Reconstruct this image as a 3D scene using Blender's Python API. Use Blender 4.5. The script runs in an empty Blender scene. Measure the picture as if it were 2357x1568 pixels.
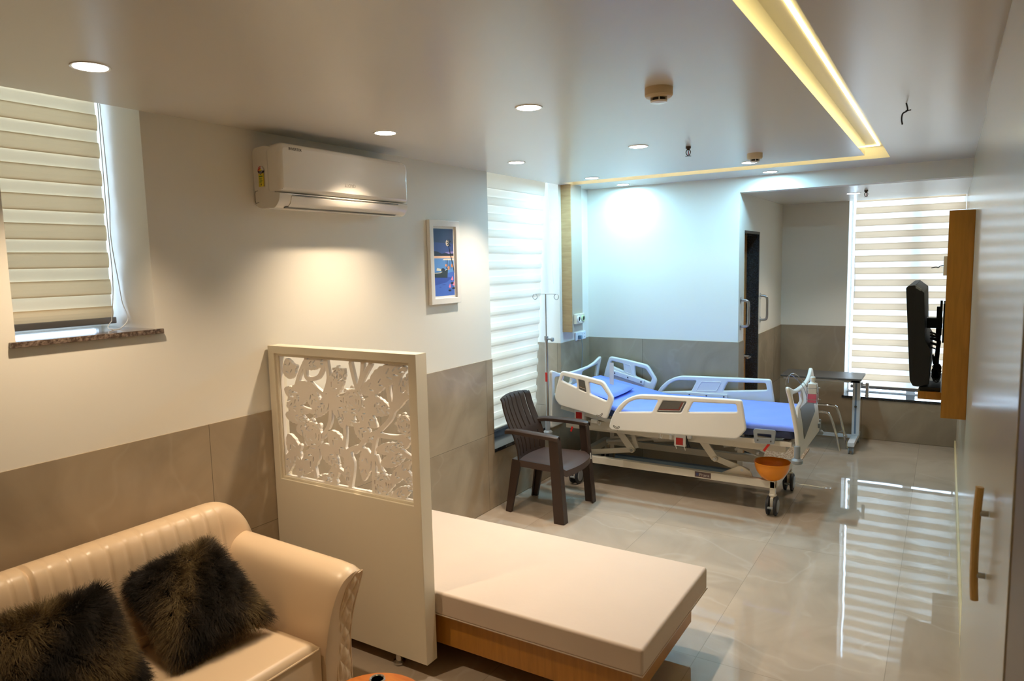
import bpy, bmesh, math, random
import numpy as np
from mathutils import Vector, Matrix
random.seed(7); rng = np.random.default_rng(7)
SC = bpy.context.scene; COL = SC.collection
PI = math.pi

# ------------------------------------------------------------------ helpers
def lin(h):
    h = h.lstrip('#'); out = []
    for i in (0, 2, 4):
        c = int(h[i:i+2], 16)/255
        out.append(c/12.92 if c <= .04045 else ((c+.055)/1.055)**2.4)
    return tuple(out)

def mat(name, col, rough=.5, metal=0., spec=.5, coat=0., trans=0., emit=None, es=0., bump=None, var=0.):
    m = bpy.data.materials.new(name); m.use_nodes = True
    nt = m.node_tree; b = nt.nodes['Principled BSDF']
    c = lin(col) if isinstance(col, str) else col
    b.inputs['Base Color'].default_value = (*c, 1)
    b.inputs['Roughness'].default_value = rough
    b.inputs['Metallic'].default_value = metal
    b.inputs['Specular IOR Level'].default_value = spec
    if coat: b.inputs['Coat Weight'].default_value = coat
    if trans: b.inputs['Transmission Weight'].default_value = trans
    if emit:
        b.inputs['Emission Color'].default_value = (*(lin(emit) if isinstance(emit, str) else emit), 1)
        b.inputs['Emission Strength'].default_value = es
    if bump or var:
        tc = nt.nodes.new('ShaderNodeTexCoord')
        n = nt.nodes.new('ShaderNodeTexNoise')
        n.inputs['Scale'].default_value = bump[0] if bump else 6
        n.inputs['Detail'].default_value = 4
        nt.links.new(tc.outputs['Object'], n.inputs['Vector'])
        if bump:
            bp = nt.nodes.new('ShaderNodeBump'); bp.inputs['Strength'].default_value = bump[1]
            bp.inputs['Distance'].default_value = bump[2] if len(bump) > 2 else .002
            nt.links.new(n.outputs['Fac'], bp.inputs['Height']); nt.links.new(bp.outputs['Normal'], b.inputs['Normal'])
        if var:
            mx = nt.nodes.new('ShaderNodeMix'); mx.data_type = 'RGBA'
            mx.inputs['A'].default_value = (*[x*(1-var) for x in c], 1)
            mx.inputs['B'].default_value = (*[min(1, x*(1+var)) for x in c], 1)
            n2 = nt.nodes.new('ShaderNodeTexNoise'); n2.inputs['Scale'].default_value = 4
            nt.links.new(tc.outputs['Object'], n2.inputs['Vector'])
            nt.links.new(n2.outputs['Fac'], mx.inputs['Factor']); nt.links.new(mx.outputs['Result'], b.inputs['Base Color'])
    return m

ORG = {}
class G:
    """mesh collector"""
    def __init__(s): s.v = []; s.f = []; s.mi = []; s.m = 0
    def add(s, vs, fs):
        o = len(s.v); s.v += [tuple(p) for p in vs]
        for f in fs: s.f.append(tuple(i+o for i in f)); s.mi.append(s.m)
        return s
    def box(s, x0, y0, z0, x1, y1, z1):
        return s.add([(x0,y0,z0),(x1,y0,z0),(x1,y1,z0),(x0,y1,z0),(x0,y0,z1),(x1,y0,z1),(x1,y1,z1),(x0,y1,z1)],
                     [(0,3,2,1),(4,5,6,7),(0,1,5,4),(1,2,6,5),(2,3,7,6),(3,0,4,7)])
    def bar(s, p, q, w, h, up=(0,0,1), w2=None, h2=None):
        p, q = Vector(p), Vector(q); d = (q-p).normalized(); u = Vector(up)
        a = d.cross(u)
        if a.length < 1e-4: a = d.cross(Vector((1,0,0)))
        a.normalize(); b = a.cross(d).normalized(); w2 = w2 or w; h2 = h2 or h; vs = []
        for c, ww, hh in ((p,w,h),(q,w2,h2)):
            vs += [c-a*ww/2-b*hh/2, c+a*ww/2-b*hh/2, c+a*ww/2+b*hh/2, c-a*ww/2+b*hh/2]
        return s.add(vs, [(0,3,2,1),(4,5,6,7),(0,1,5,4),(1,2,6,5),(2,3,7,6),(3,0,4,7)])
    def tube(s, pts, r, n=10, closed=False, radii=None):
        P = [Vector(p) for p in pts]; k = len(P); vs = []; prev = None
        for i in range(k):
            if closed: d = P[(i+1) % k]-P[i-1]
            else: d = P[min(i+1,k-1)]-P[max(i-1,0)]
            d.normalize()
            if prev is None:
                a = d.cross(Vector((0,0,1)))
                if a.length < .05: a = d.cross(Vector((1,0,0)))
            else: a = prev - d*prev.dot(d)
            a.normalize(); prev = a; b = d.cross(a); rr = radii[i] if radii else r
            for j in range(n):
                t = 2*PI*j/n; vs.append(P[i]+(a*math.cos(t)+b*math.sin(t))*rr)
        fs = []
        for i in range(k if closed else k-1):
            for j in range(n):
                i2 = (i+1) % k
                fs.append((i*n+j, i*n+(j+1) % n, i2*n+(j+1) % n, i2*n+j))
        if not closed: fs += [tuple(range(n))[::-1], tuple((k-1)*n+j for j in range(n))]
        return s.add(vs, fs)
    def cyl(s, p, q, r, r2=None, n=20):
        return s.tube([p, q], r, n, radii=[r, r2 if r2 is not None else r])
    def lathe(s, prof, c, n=28, axis='z'):
        vs = []; fs = []; k = len(prof)
        for r, z in prof:
            for j in range(n):
                t = 2*PI*j/n; x, y = r*math.cos(t), r*math.sin(t)
                p = {'z': (x,y,z), 'y': (x,z,y), 'x': (z,x,y)}[axis]
                vs.append((c[0]+p[0], c[1]+p[1], c[2]+p[2]))
        for i in range(k-1):
            for j in range(n): fs.append((i*n+j, i*n+(j+1) % n, (i+1)*n+(j+1) % n, (i+1)*n+j))
        if prof[0][0] > 1e-5: fs.append(tuple(range(n))[::-1])
        if prof[-1][0] > 1e-5: fs.append(tuple((k-1)*n+j for j in range(n)))
        return s.add(vs, fs)
    def prism(s, poly, axis, a, b):
        def m(p, t): return {'x': (t,p[0],p[1]), 'y': (p[0],t,p[1]), 'z': (p[0],p[1],t)}[axis]
        n = len(poly)
        vs = [m(p,a) for p in poly]+[m(p,b) for p in poly]
        return s.add(vs, [tuple(range(n))[::-1], tuple(range(n,2*n))]+[(i,(i+1) % n,(i+1) % n+n,i+n) for i in range(n)])
    def grid(s, fn, nu, nv, cu=False, cv=False):
        vs = [fn(i/(nu if cu else nu-1), j/(nv if cv else nv-1)) for i in range(nu) for j in range(nv)]; fs = []
        for i in range(nu if cu else nu-1):
            for j in range(nv if cv else nv-1):
                i2, j2 = (i+1) % nu, (j+1) % nv
                fs.append((i*nv+j, i2*nv+j, i2*nv+j2, i*nv+j2))
        return s.add(vs, fs)

def make(name, g, m, parent=None, bevel=0, seg=2, ang=35, weld=False, org=None, recalc=True):
    me = bpy.data.meshes.new(name)
    if parent is not None: og = ORG[parent]
    elif org is not None: og = Vector(org)
    else:
        A = np.array(g.v); og = Vector(((A[:,0].min()+A[:,0].max())/2, (A[:,1].min()+A[:,1].max())/2, A[:,2].min()))
    me.from_pydata([tuple(Vector(p)-og) for p in g.v], [], g.f)
    ms = m if isinstance(m, (list, tuple)) else [m]
    for x in ms: me.materials.append(x)
    me.polygons.foreach_set('material_index', g.mi)
    bm = bmesh.new(); bm.from_mesh(me)
    if weld: bmesh.ops.remove_doubles(bm, verts=bm.verts, dist=1e-5)
    if recalc: bmesh.ops.recalc_face_normals(bm, faces=bm.faces)
    if bevel:
        es = [e for e in bm.edges if len(e.link_faces) == 2 and e.calc_face_angle(0) > math.radians(30)]
        bmesh.ops.bevel(bm, geom=es, offset=bevel, segments=seg, profile=.5, affect='EDGES', clamp_overlap=True)
    for f in bm.faces: f.smooth = True
    for e in bm.edges:
        if len(e.link_faces) != 2 or e.calc_face_angle(0) > math.radians(ang): e.smooth = False
    bm.to_mesh(me); bm.free()
    o = bpy.data.objects.new(name, me); COL.objects.link(o)
    if bevel:
        wn = o.modifiers.new('weighted', 'WEIGHTED_NORMAL'); wn.keep_sharp = True; wn.weight = 90
    if parent is not None:
        o.parent = parent; ORG[o] = og
    else:
        o.location = og; ORG[o] = og
    return o

def tag(o, label, cat, group=None, kind=None):
    o['label'] = label; o['category'] = cat
    if group: o['group'] = group
    if kind: o['kind'] = kind
    return o
def thing(name, label, cat, loc, group=None):
    o = bpy.data.objects.new(name, None); COL.objects.link(o); o.empty_display_size = .1
    o.location = loc; ORG[o] = Vector(loc)
    return tag(o, label, cat, group)
def struct(name, g, m, parent=None, **k):
    o = make(name, g, m, parent, **k)
    if parent is None: o['kind'] = 'structure'
    return o
def copy_tree(o, delta, parent=None):
    c = o.copy(); COL.objects.link(c)
    if parent is None: c.location = o.location+Vector(delta)
    else: c.parent = parent
    for ch in o.children: copy_tree(ch, delta, c)
    return c

def round_poly(pts, r, n=5):
    out = []; k = len(pts)
    for i in range(k):
        p0, p, p1 = Vector(pts[i-1]), Vector(pts[i]), Vector(pts[(i+1) % k])
        a, b = (p0-p), (p1-p); rr = r[i] if isinstance(r, (list, tuple)) else r
        t = min(rr, a.length*.45, b.length*.45)
        A, B = p+a.normalized()*t, p+b.normalized()*t
        for j in range(n+1):
            u = j/n; out.append(tuple(A*(1-u)**2+p*2*u*(1-u)+B*u*u))
    return out

def slab(outer, holes, th, bev, fn):
    """filled outline with holes, rounded edges; fn maps (u,v,w) to the place"""
    cu = bpy.data.curves.new('tmp', 'CURVE'); cu.dimensions = '2D'; cu.fill_mode = 'BOTH'
    cu.extrude = max(th/2-bev, 1e-4); cu.bevel_depth = bev; cu.bevel_resolution = 2; cu.offset = -bev
    for poly in [outer]+list(holes):
        sp = cu.splines.new('POLY'); sp.points.add(len(poly)-1); sp.use_cyclic_u = True
        for q, p in zip(sp.points, poly): q.co = (p[0], p[1], 0, 1)
    ob = bpy.data.objects.new('tmp', cu); COL.objects.link(ob)
    dg = bpy.context.evaluated_depsgraph_get(); dg.update()
    me = bpy.data.meshes.new_from_object(ob.evaluated_get(dg))
    g = G(); g.add([fn(*v.co) for v in me.vertices], [tuple(p.vertices) for p in me.polygons])
    bpy.data.objects.remove(ob); bpy.data.curves.remove(cu); bpy.data.meshes.remove(me)
    return g

def text_g(body, size, fn, th=.0006):
    cu = bpy.data.curves.new('tmp', 'FONT'); cu.body = body; cu.size = size; cu.extrude = th/2; cu.align_x = 'CENTER'; cu.align_y = 'CENTER'
    ob = bpy.data.objects.new('tmp', cu); COL.objects.link(ob)
    dg = bpy.context.evaluated_depsgraph_get(); dg.update()
    me = bpy.data.meshes.new_from_object(ob.evaluated_get(dg))
    g = G(); g.add([fn(*v.co) for v in me.vertices], [tuple(p.vertices) for p in me.polygons])
    bpy.data.objects.remove(ob); bpy.data.curves.remove(cu); bpy.data.meshes.remove(me)
    return g

def bez(pts, n=8):
    """Catmull-Rom through points"""
    P = [Vector(p) for p in pts]; out = []
    for i in range(len(P)-1):
        p0, p1, p2, p3 = P[max(i-1,0)], P[i], P[i+1], P[min(i+2,len(P)-1)]
        for j in range(n):
            t = j/n
            out.append(.5*((2*p1)+(p2-p0)*t+(2*p0-5*p1+4*p2-p3)*t*t+(-p0+3*p1-3*p2+p3)*t**3))
    out.append(P[-1]); return out

# ------------------------------------------------------------------ materials
def nodes(name):
    m = bpy.data.materials.new(name); m.use_nodes = True
    nt = m.node_tree; return m, nt, nt.nodes['Principled BSDF'], nt.nodes.new, nt.links.new

def tile_mat(name, c1, c2, vein, rough, sx, sz, floor=False, groutc='#6f665b', wav=0.):
    m, nt, b, N, L = nodes(name)
    tc = N('ShaderNodeTexCoord'); geo = N('ShaderNodeNewGeometry'); sep = N('ShaderNodeSeparateXYZ'); L(geo.outputs['Position'], sep.inputs[0])
    def math_(op, a, bb=None):
        n = N('ShaderNodeMath'); n.operation = op
        for i, x in enumerate((a, bb)):
            if x is None: continue
            if isinstance(x, (int, float)): n.inputs[i].default_value = x
            else: L(x, n.inputs[i])
        return n.outputs[0]
    if floor: u, v = sep.outputs[0], sep.outputs[1]
    else: u, v = math_('ADD', sep.outputs[0], sep.outputs[1]), sep.outputs[2]
    def seam(x, s, off):
        fr = math_('FRACT', math_('DIVIDE', math_('ADD', x, off), s))
        d = math_('MULTIPLY', math_('MINIMUM', fr, math_('SUBTRACT', 1., fr)), s)
        return math_('LESS_THAN', d, .0016)
    sm = math_('MAXIMUM', seam(u, sx, .36), seam(v, sz, -.004))
    # per tile tint
    cu_ = math_('FLOOR', math_('DIVIDE', math_('ADD', u, .36), sx)); cv_ = math_('FLOOR', math_('DIVIDE', v, sz))
    comb = N('ShaderNodeCombineXYZ'); L(cu_, comb.inputs[0]); L(cv_, comb.inputs[1])
    wn = N('ShaderNodeTexWhiteNoise'); L(comb.outputs[0], wn.inputs['Vector'])
    add = N('ShaderNodeVectorMath'); add.operation = 'ADD'
    sc = N('ShaderNodeVectorMath'); sc.operation = 'SCALE'; sc.inputs['Scale'].default_value = 9.; L(wn.outputs['Color'], sc.inputs[0])
    L(geo.outputs['Position'], add.inputs[0]); L(sc.outputs[0], add.inputs[1])
    n1 = N('ShaderNodeTexNoise'); n1.inputs['Scale'].default_value = 1.9; n1.inputs['Detail'].default_value = 5; n1.inputs['Distortion'].default_value = 1.1; L(add.outputs[0], n1.inputs['Vector'])
    rp = N('ShaderNodeValToRGB'); rp.color_ramp.elements[0].position = .35; rp.color_ramp.elements[1].position = .7
    rp.color_ramp.elements[0].color = (*lin(c1), 1); rp.color_ramp.elements[1].color = (*lin(c2), 1); L(n1.outputs['Fac'], rp.inputs[0])
    # thin pale veins
    n2 = N('ShaderNodeTexNoise'); n2.inputs['Scale'].default_value = 1.1; n2.inputs['Detail'].default_value = 3; n2.inputs['Distortion'].default_value = .7; L(add.outputs[0], n2.inputs['Vector'])
    dv = math_('ABSOLUTE', math_('SUBTRACT', n2.outputs['Fac'], .52))
    vr = N('ShaderNodeMapRange'); vr.inputs['From Min'].default_value = 0; vr.inputs['From Max'].default_value = .014; vr.inputs['To Min'].default_value = .22 if floor else .12; vr.inputs['To Max'].default_value = 0; L(dv, vr.inputs['Value'])
    mx = N('ShaderNodeMix'); mx.data_type = 'RGBA'; L(vr.outputs[0], mx.inputs['Factor']); L(rp.outputs[0], mx.inputs['A']); mx.inputs['B'].default_value = (*lin(vein), 1)
    m2 = N('ShaderNodeMix'); m2.data_type = 'RGBA'; L(math_('MULTIPLY', sm, .7), m2.inputs['Factor']); L(mx.outputs['Result'], m2.inputs['A']); m2.inputs['B'].default_value = (*lin(groutc), 1)
    L(m2.outputs['Result'], b.inputs['Base Color'])
    b.inputs['Roughness'].default_value = rough
    if floor: b.inputs['Specular IOR Level'].default_value = .75
    if wav:
        n3 = N('ShaderNodeTexNoise'); n3.inputs['Scale'].default_value = 5.; n3.inputs['Detail'].default_value = 1; L(geo.outputs['Position'], n3.inputs['Vector'])
        bp = N('ShaderNodeBump'); bp.inputs['Strength'].default_value = wav; bp.inputs['Distance'].default_value = .01
        L(n3.outputs['Fac'], bp.inputs['Height']); L(bp.outputs['Normal'], b.inputs['Normal'])
    return m

def wood_mat(name, c1, c2, rough=.4, sc=(2,2,26)):
    m, nt, b, N, L = nodes(name)
    tc = N('ShaderNodeTexCoord'); mp = N('ShaderNodeMapping'); mp.inputs['Scale'].default_value = sc; L(tc.outputs['Object'], mp.inputs[0])
    n = N('ShaderNodeTexNoise'); n.inputs['Scale'].default_value = 2.2; n.inputs['Detail'].default_value = 5; n.inputs['Distortion'].default_value = .6; L(mp.outputs[0], n.inputs['Vector'])
    rp = N('ShaderNodeValToRGB'); rp.color_ramp.elements[0].position = .3; rp.color_ramp.elements[1].position = .75
    rp.color_ramp.elements[0].color = (*lin(c1), 1); rp.color_ramp.elements[1].color = (*lin(c2), 1); L(n.outputs['Fac'], rp.inputs[0]); L(rp.outputs[0], b.inputs['Base Color'])
    b.inputs['Roughness'].default_value = rough
    return m

def granite_mat(name, c1, c2, rough=.2, sc=140):
    m, nt, b, N, L = nodes(name)
    tc = N('ShaderNodeTexCoord'); n = N('ShaderNodeTexNoise'); n.inputs['Scale'].default_value = sc; n.inputs['Detail'].default_value = 3; L(tc.outputs['Object'], n.inputs['Vector'])
    rp = N('ShaderNodeValToRGB'); rp.color_ramp.elements[0].position = .42; rp.color_ramp.elements[1].position = .7
    rp.color_ramp.elements[0].color = (*lin(c1), 1); rp.color_ramp.elements[1].color = (*lin(c2), 1); L(n.outputs['Fac'], rp.inputs[0]); L(rp.outputs[0], b.inputs['Base Color'])
    b.inputs['Roughness'].default_value = rough
    return m

def glass_mat(name):
    m = bpy.data.materials.new(name); m.use_nodes = True; nt = m.node_tree; nt.nodes.clear(); N, L = nt.nodes.new, nt.links.new
    o = N('ShaderNodeOutputMaterial'); mx = N('ShaderNodeMixShader'); t = N('ShaderNodeBsdfTransparent'); gl = N('ShaderNodeBsdfGlossy'); fr = N('ShaderNodeFresnel')
    fr.inputs['IOR'].default_value = 1.45; gl.inputs['Roughness'].default_value = .02; t.inputs['Color'].default_value = (.9,.95,1,1)
    L(fr.outputs[0], mx.inputs[0]); L(t.outputs[0], mx.inputs[1]); L(gl.outputs[0], mx.inputs[2]); L(mx.outputs[0], o.inputs[0]); return m

def fabric_mat(name, col, trans, tw, open_=0.):
    """woven blind cloth: diffuse + translucent (+ see-through share for the sheer bands)"""
    m = bpy.data.materials.new(name); m.use_nodes = True; nt = m.node_tree; nt.nodes.clear(); N, L = nt.nodes.new, nt.links.new
    o = N('ShaderNodeOutputMaterial'); d = N('ShaderNodeBsdfDiffuse'); t = N('ShaderNodeBsdfTranslucent'); mx = N('ShaderNodeMixShader')
    tc = N('ShaderNodeTexCoord'); wv = N('ShaderNodeTexNoise'); wv.inputs['Scale'].default_value = 300
    L(tc.outputs['Object'], wv.inputs['Vector']); bp = N('ShaderNodeBump'); bp.inputs['Strength'].default_value = .1; L(wv.outputs['Fac'], bp.inputs['Height']); L(bp.outputs[0], d.inputs['Normal'])
    d.inputs[0].default_value = (*lin(col), 1); t.inputs[0].default_value = (*lin(trans), 1); mx.inputs[0].default_value = tw
    L(d.outputs[0], mx.inputs[1]); L(t.outputs[0], mx.inputs[2]); out = mx
    if open_:
        tr = N('ShaderNodeBsdfTransparent'); m2 = N('ShaderNodeMixShader'); m2.inputs[0].default_value = open_; L(mx.outputs[0], m2.inputs[1]); L(tr.outputs[0], m2.inputs[2]); out = m2
    L(out.outputs[0], o.inputs[0]); return m

def emit_mat(name, col, s):
    m = bpy.data.materials.new(name); m.use_nodes = True; nt = m.node_tree; nt.nodes.clear(); N, L = nt.nodes.new, nt.links.new
    o = N('ShaderNodeOutputMaterial'); e = N('ShaderNodeEmission'); e.inputs[0].default_value = (*col, 1); e.inputs[1].default_value = s; L(e.outputs[0], o.inputs[0]); return m

M_paint = mat('wall_paint', '#e9e4d8', .55, bump=(60,.05))
M_ceil = mat('ceiling_gloss', '#dcd8d0', .27, spec=.7)
M_floor = tile_mat('floor_tile', '#ad9d8b', '#bfae9b', '#cfc3b4', .03, .8, 1.6, floor=True, groutc='#8c8072', wav=.035)
M_tile = tile_mat('dado_tile', '#93836d', '#ab9a82', '#c6b8a2', .22, 1.2, .602, groutc='#4a4238')
M_lam = mat('gloss_laminate', '#bfb097', .2, spec=.5)
M_white = mat('white_gloss', '#efe9df', .2, coat=.3)
M_duco = mat('cream_duco', '#e6dcc6', .35)
M_wood = wood_mat('oak_laminate', '#9a6a34', '#b8854a', .35)
M_honey = wood_mat('honey_laminate', '#a06a1c', '#b47a28', .35, (20,2,2))
M_tan = wood_mat('tan_laminate', '#b08a5c', '#c4a070', .4, (3,3,20))
M_trimbrown = mat('brown_jamb', '#6b4f2a', .4)
M_doorwood = wood_mat('door_veneer', '#ad7c48', '#c4935a', .4)
M_bronze = mat('dark_bronze', '#5d4c3e', .35, metal=.8)
M_detector = mat('detector_cream', '#d8c19a', .5)
M_maroon = mat('maroon_stripe', '#7c3c34', .5)
M_granite = granite_mat('black_granite', '#17181a', '#3a3c40', .15)
M_sill = granite_mat('brown_granite', '#4a3c34', '#8c7a6c', .12, 90)
M_glass = glass_mat('window_glass')
M_alu = mat('aluminium', '#8f9096', .35, metal=.8)
M_upvc = mat('white_upvc', '#e8ecf2', .3)
M_steel = mat('brushed_steel', '#b8b8b8', .28, metal=1.)
M_chrome = mat('chrome', '#d6d6d6', .08, metal=1.)
M_black = mat('black_plastic', '#080808', .5)
M_rubber = mat('dark_rubber', '#26262a', .6)
M_leather = mat('cream_leather', '#d5ba98', .36, bump=(120,.08,.001))
M_abs = mat('bed_white_abs', '#e9e4da', .32)
M_bedmetal = mat('bed_powder_coat', '#d9cfbd', .35)
M_grey = mat('grey_plastic', '#8d9296', .4)
M_dgrey = mat('dark_grey_panel', '#5d5a54', .4)
M_sheet = mat('blue_sheet', '#7f94e8', .85, bump=(14,.25,.01))
M_navy = mat('navy_mattress', '#3a4160', .8, bump=(30,.3,.005))
M_red = mat('red_plastic', '#c01f14', .4)
M_orange = mat('orange_plastic', '#f59214', .3)
M_chair = mat('brown_resin', '#35251c', .42, bump=(200,.05,.001))
M_bench = mat('beige_upholstery', '#c9b6a4', .7, bump=(9,.25,.01), var=.04)
M_label = mat('label_yellow', '#e6cf3c', .5)
M_ink = mat('dark_ink', '#2a2826', .6)
M_lightink = mat('pale_grey_ink', '#b9b0a6', .5)
M_greenink = mat('green_ink', '#4a7a28', .5)
M_mat = granite_mat('speckled_mat', '#a07c5c', '#f0d8ba', .9, 60)
M_disc = emit_mat('downlight_glow', (1,.97,.92), 14)
M_led = emit_mat('led_strip', (1,.80,.30), 13)
M_cov = mat('cove_paint', '#efe6c4', .6)
# ------------------------------------------------------------------ room shell
RX = 3.15; ZC = 2.64; YF = 6.28; YA = 8.15; AX = 1.46; ZA = 2.51
struct('floor', G().box(-.02, -1.75, -.1, RX+.1, YA+.4, 0), M_floor)
g = G()
g.box(0, -1.75, ZC, 2.49, 5.58, 2.725); g.box(2.634, -1.75, ZC, RX, 5.81, 2.725)
g.box(0, 5.81, ZC, RX, YF+.1, 2.725); g.box(0, 5.58, ZC, .09, 5.81, 2.725)
g.box(-.0, -1.75, 2.725, RX+.1, YF+.1, 2.76)
struct('ceiling', g, M_ceil)
struct('ceiling_alcove', G().box(AX, YF+.14, ZA, RX, YA, ZA+.05), M_ceil)
# left wall with two deep window openings
g = G(); T = -.50; ZT = 2.95
g.box(T, -1.75, 0, 0, 1.25, ZT); g.box(T, 1.25, 0, 0, 1.81, 1.664); g.box(T, 1.81, 0, 0, 4.523, ZT)
g.box(T, 4.523, 0, 0, 5.678, .452); g.box(T, 5.678, 0, 0, YF+.14, ZT)
g.box(T, 1.25, 2.9, 0, 1.81, ZT); g.box(T, 4.523, 2.9, 0, 5.678, ZT)
g.box(0, 1.15, 2.765, .03, 1.9, ZT); g.box(0, 4.43, 2.765, .03, 5.77, ZT)
struct('wall_left', g, M_paint)
# far wall behind the bed, with the beam over the alcove
g = G(); g.box(0, YF, 0, AX, YF+.14, ZC); g.box(AX, YF, ZA, RX, YF+.14, ZC)
struct('wall_far', g, M_paint)
g = G(); g.box(1.26, YF+.14, 0, AX, 6.47, ZA+.05); g.box(1.26, 7.05, 0, AX, YA+.35, ZA+.05); g.box(1.26, 6.47, 2.19, AX, 7.05, ZA+.05)
struct('wall_alcove', g, M_paint)
g = G(); g.box(AX, YA, 0, 2.12, YA+.35, ZA+.3); g.box(2.12, YA, 0, RX, YA+.35, .43); g.box(2.12, YA, 2.78, RX, YA+.35, 2.85); g.box(2.12, YA-.02, ZA+.05, RX, YA, 2.85)
struct('wall_back', g, M_paint)
struct('wall_right', G().box(RX, -1.75, 0, RX+.12, YA+.4, ZC+.1), M_lam)
struct('wall_front', G().box(-.50, -1.87, 0, RX+.12, -1.75, ZC+.1), M_paint)
# tiled dado
e = .008
g = G()
g.box(0, -1.75, 0, e, 4.523, 1.2); g.box(0, 4.523, 0, e, 5.678, .445); g.box(0, 5.678, 0, e, YF, 1.2)
g.box(-.36, 5.678-e, .478, e, 5.678, 1.2)
struct('trim_1', g, M_tile)
g = G(); g.box(e, YF-e, 0, AX+e, YF, 1.2); g.box(AX, YF, 0, AX+e, 6.47, 1.2); g.box(AX, 7.05, 0, AX+e, YA, 1.2)
g.box(AX+e, YA-e, 0, 2.12, YA, 1.2); g.box(2.12, YA-e, 0, RX, YA, .425)
struct('trim_2', g, M_tile)
# window sills
struct('trim_3', G().box(T+.02, 1.225, 1.664, .022, 1.835, 1.686), M_sill, bevel=.003)
struct('trim_4', G().box(T+.02, 4.523, .452, .016, 5.67, .478), M_granite, bevel=.003)
struct('trim_5', G().box(2.1, YA-.02, .43, RX, YA+.33, .455), M_granite, bevel=.003)
# brown jamb panel close to the camera on the right wall
struct('trim_6', G().box(RX-.014, .4, 0, RX, 1.52, 2.62), M_trimbrown, bevel=.002)
struct('baseboard_right', G().box(RX-.012, 1.52, 0, RX, YA, .075), mat('cream_skirting', '#e2cd9c', .4), bevel=.002)
# alcove doorway: black granite lining, veneered door with a pane and a lever
g = G(); g.box(1.30, 7.022, 0, AX+.004, 7.05, 2.19); g.box(1.28, 6.47, 0, 1.31, 6.492, 2.19); g.box(1.30, 6.47, 2.165, AX+.004, 7.022, 2.19)
struct('trim_7', g, M_granite)
M_fret = mat('fretwork_white', '#f1e9de', .4)
d1 = bpy.data.objects.new('door_1', None); COL.objects.link(d1); d1.location = (1.33, 6.76, 0); ORG[d1] = Vector((1.33, 6.76, 0)); d1['kind'] = 'structure'
g = G(); g.box(1.315, 6.495, .005, 1.352, 7.019, 1.38); g.box(1.315, 6.495, 2.0, 1.352, 7.019, 2.162); g.box(1.315, 6.495, 1.38, 1.352, 6.58, 2.0); g.box(1.315, 6.95, 1.38, 1.352, 7.019, 2.0)
make('leaf', g, M_doorwood, d1, bevel=.002)
make('pane', G().box(1.326, 6.58, 1.38, 1.338, 6.95, 2.0), mat('frosted_pane', '#b9a37c', .3), d1)
g = G(); g.cyl((1.352, 6.96, .985), (1.358, 6.96, .985), .025); g.cyl((1.356, 6.96, .985), (1.40, 6.96, .985), .012); g.tube(bez([(1.40, 6.965, .985), (1.412, 6.94, .985), (1.41, 6.85, .985)]), .011)
make('door_handle', g, M_steel, d1)

# ------------------------------------------------------------------ windows
def window(n, axis, a0, a1, z0, z1, at, mull):
    w = bpy.data.objects.new('window_%d' % n, None); COL.objects.link(w)
    c = (at, (a0+a1)/2, z0) if axis == 'x' else ((a0+a1)/2, at, z0)
    w.location = c; ORG[w] = Vector(c); w['kind'] = 'structure'
    def bx(g, p0, p1, q0, q1, t):
        if axis == 'x': g.box(at-t, p0, q0, at+t, p1, q1)
        else: g.box(p0, at-t, q0, p1, at+t, q1)
    g = G(); f = .014
    bx(g, a0, a1, z0, z0+f, .02); bx(g, a0, a1, z1-f, z1, .02); bx(g, a0, a0+f, z0+f, z1-f, .02); bx(g, a1-f, a1, z0+f, z1-f, .02)
    for m in mull: bx(g, m-.022, m+.022, z0+f, z1-f, .02)
    make('window_frame', g, M_upvc, w)
    g = G(); bx(g, a0+f, a1-f, z0+f, z1-f, .003); make('pane', g, M_glass, w)
    return w
window(1, 'x', 1.25, 1.81, 1.686, 2.9, -.475, [])
window(2, 'x', 4.523, 5.67, .478, 2.9, -.475, [5.1])
window(3, 'y', 2.12, RX, .455, 2.78, YA+.31, [2.71, 2.75])
def portal(loc, rot, sx, sy):
    l = bpy.data.lights.new('window_portal', 'AREA'); l.shape = 'RECTANGLE'; l.size = sx; l.size_y = sy; l.cycles.is_portal = True
    o = bpy.data.objects.new('window_portal', l); COL.objects.link(o); o.location = loc; o.rotation_euler = rot
portal((-.54, 1.53, 2.29), (0, -PI/2, 0), 1.3, .6)
portal((-.54, 5.1, 1.69), (0, -PI/2, 0), 2.5, 1.2)
portal((2.63, YA+.38, 1.6), (-PI/2, 0, 0), 1.1, 2.4)

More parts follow.
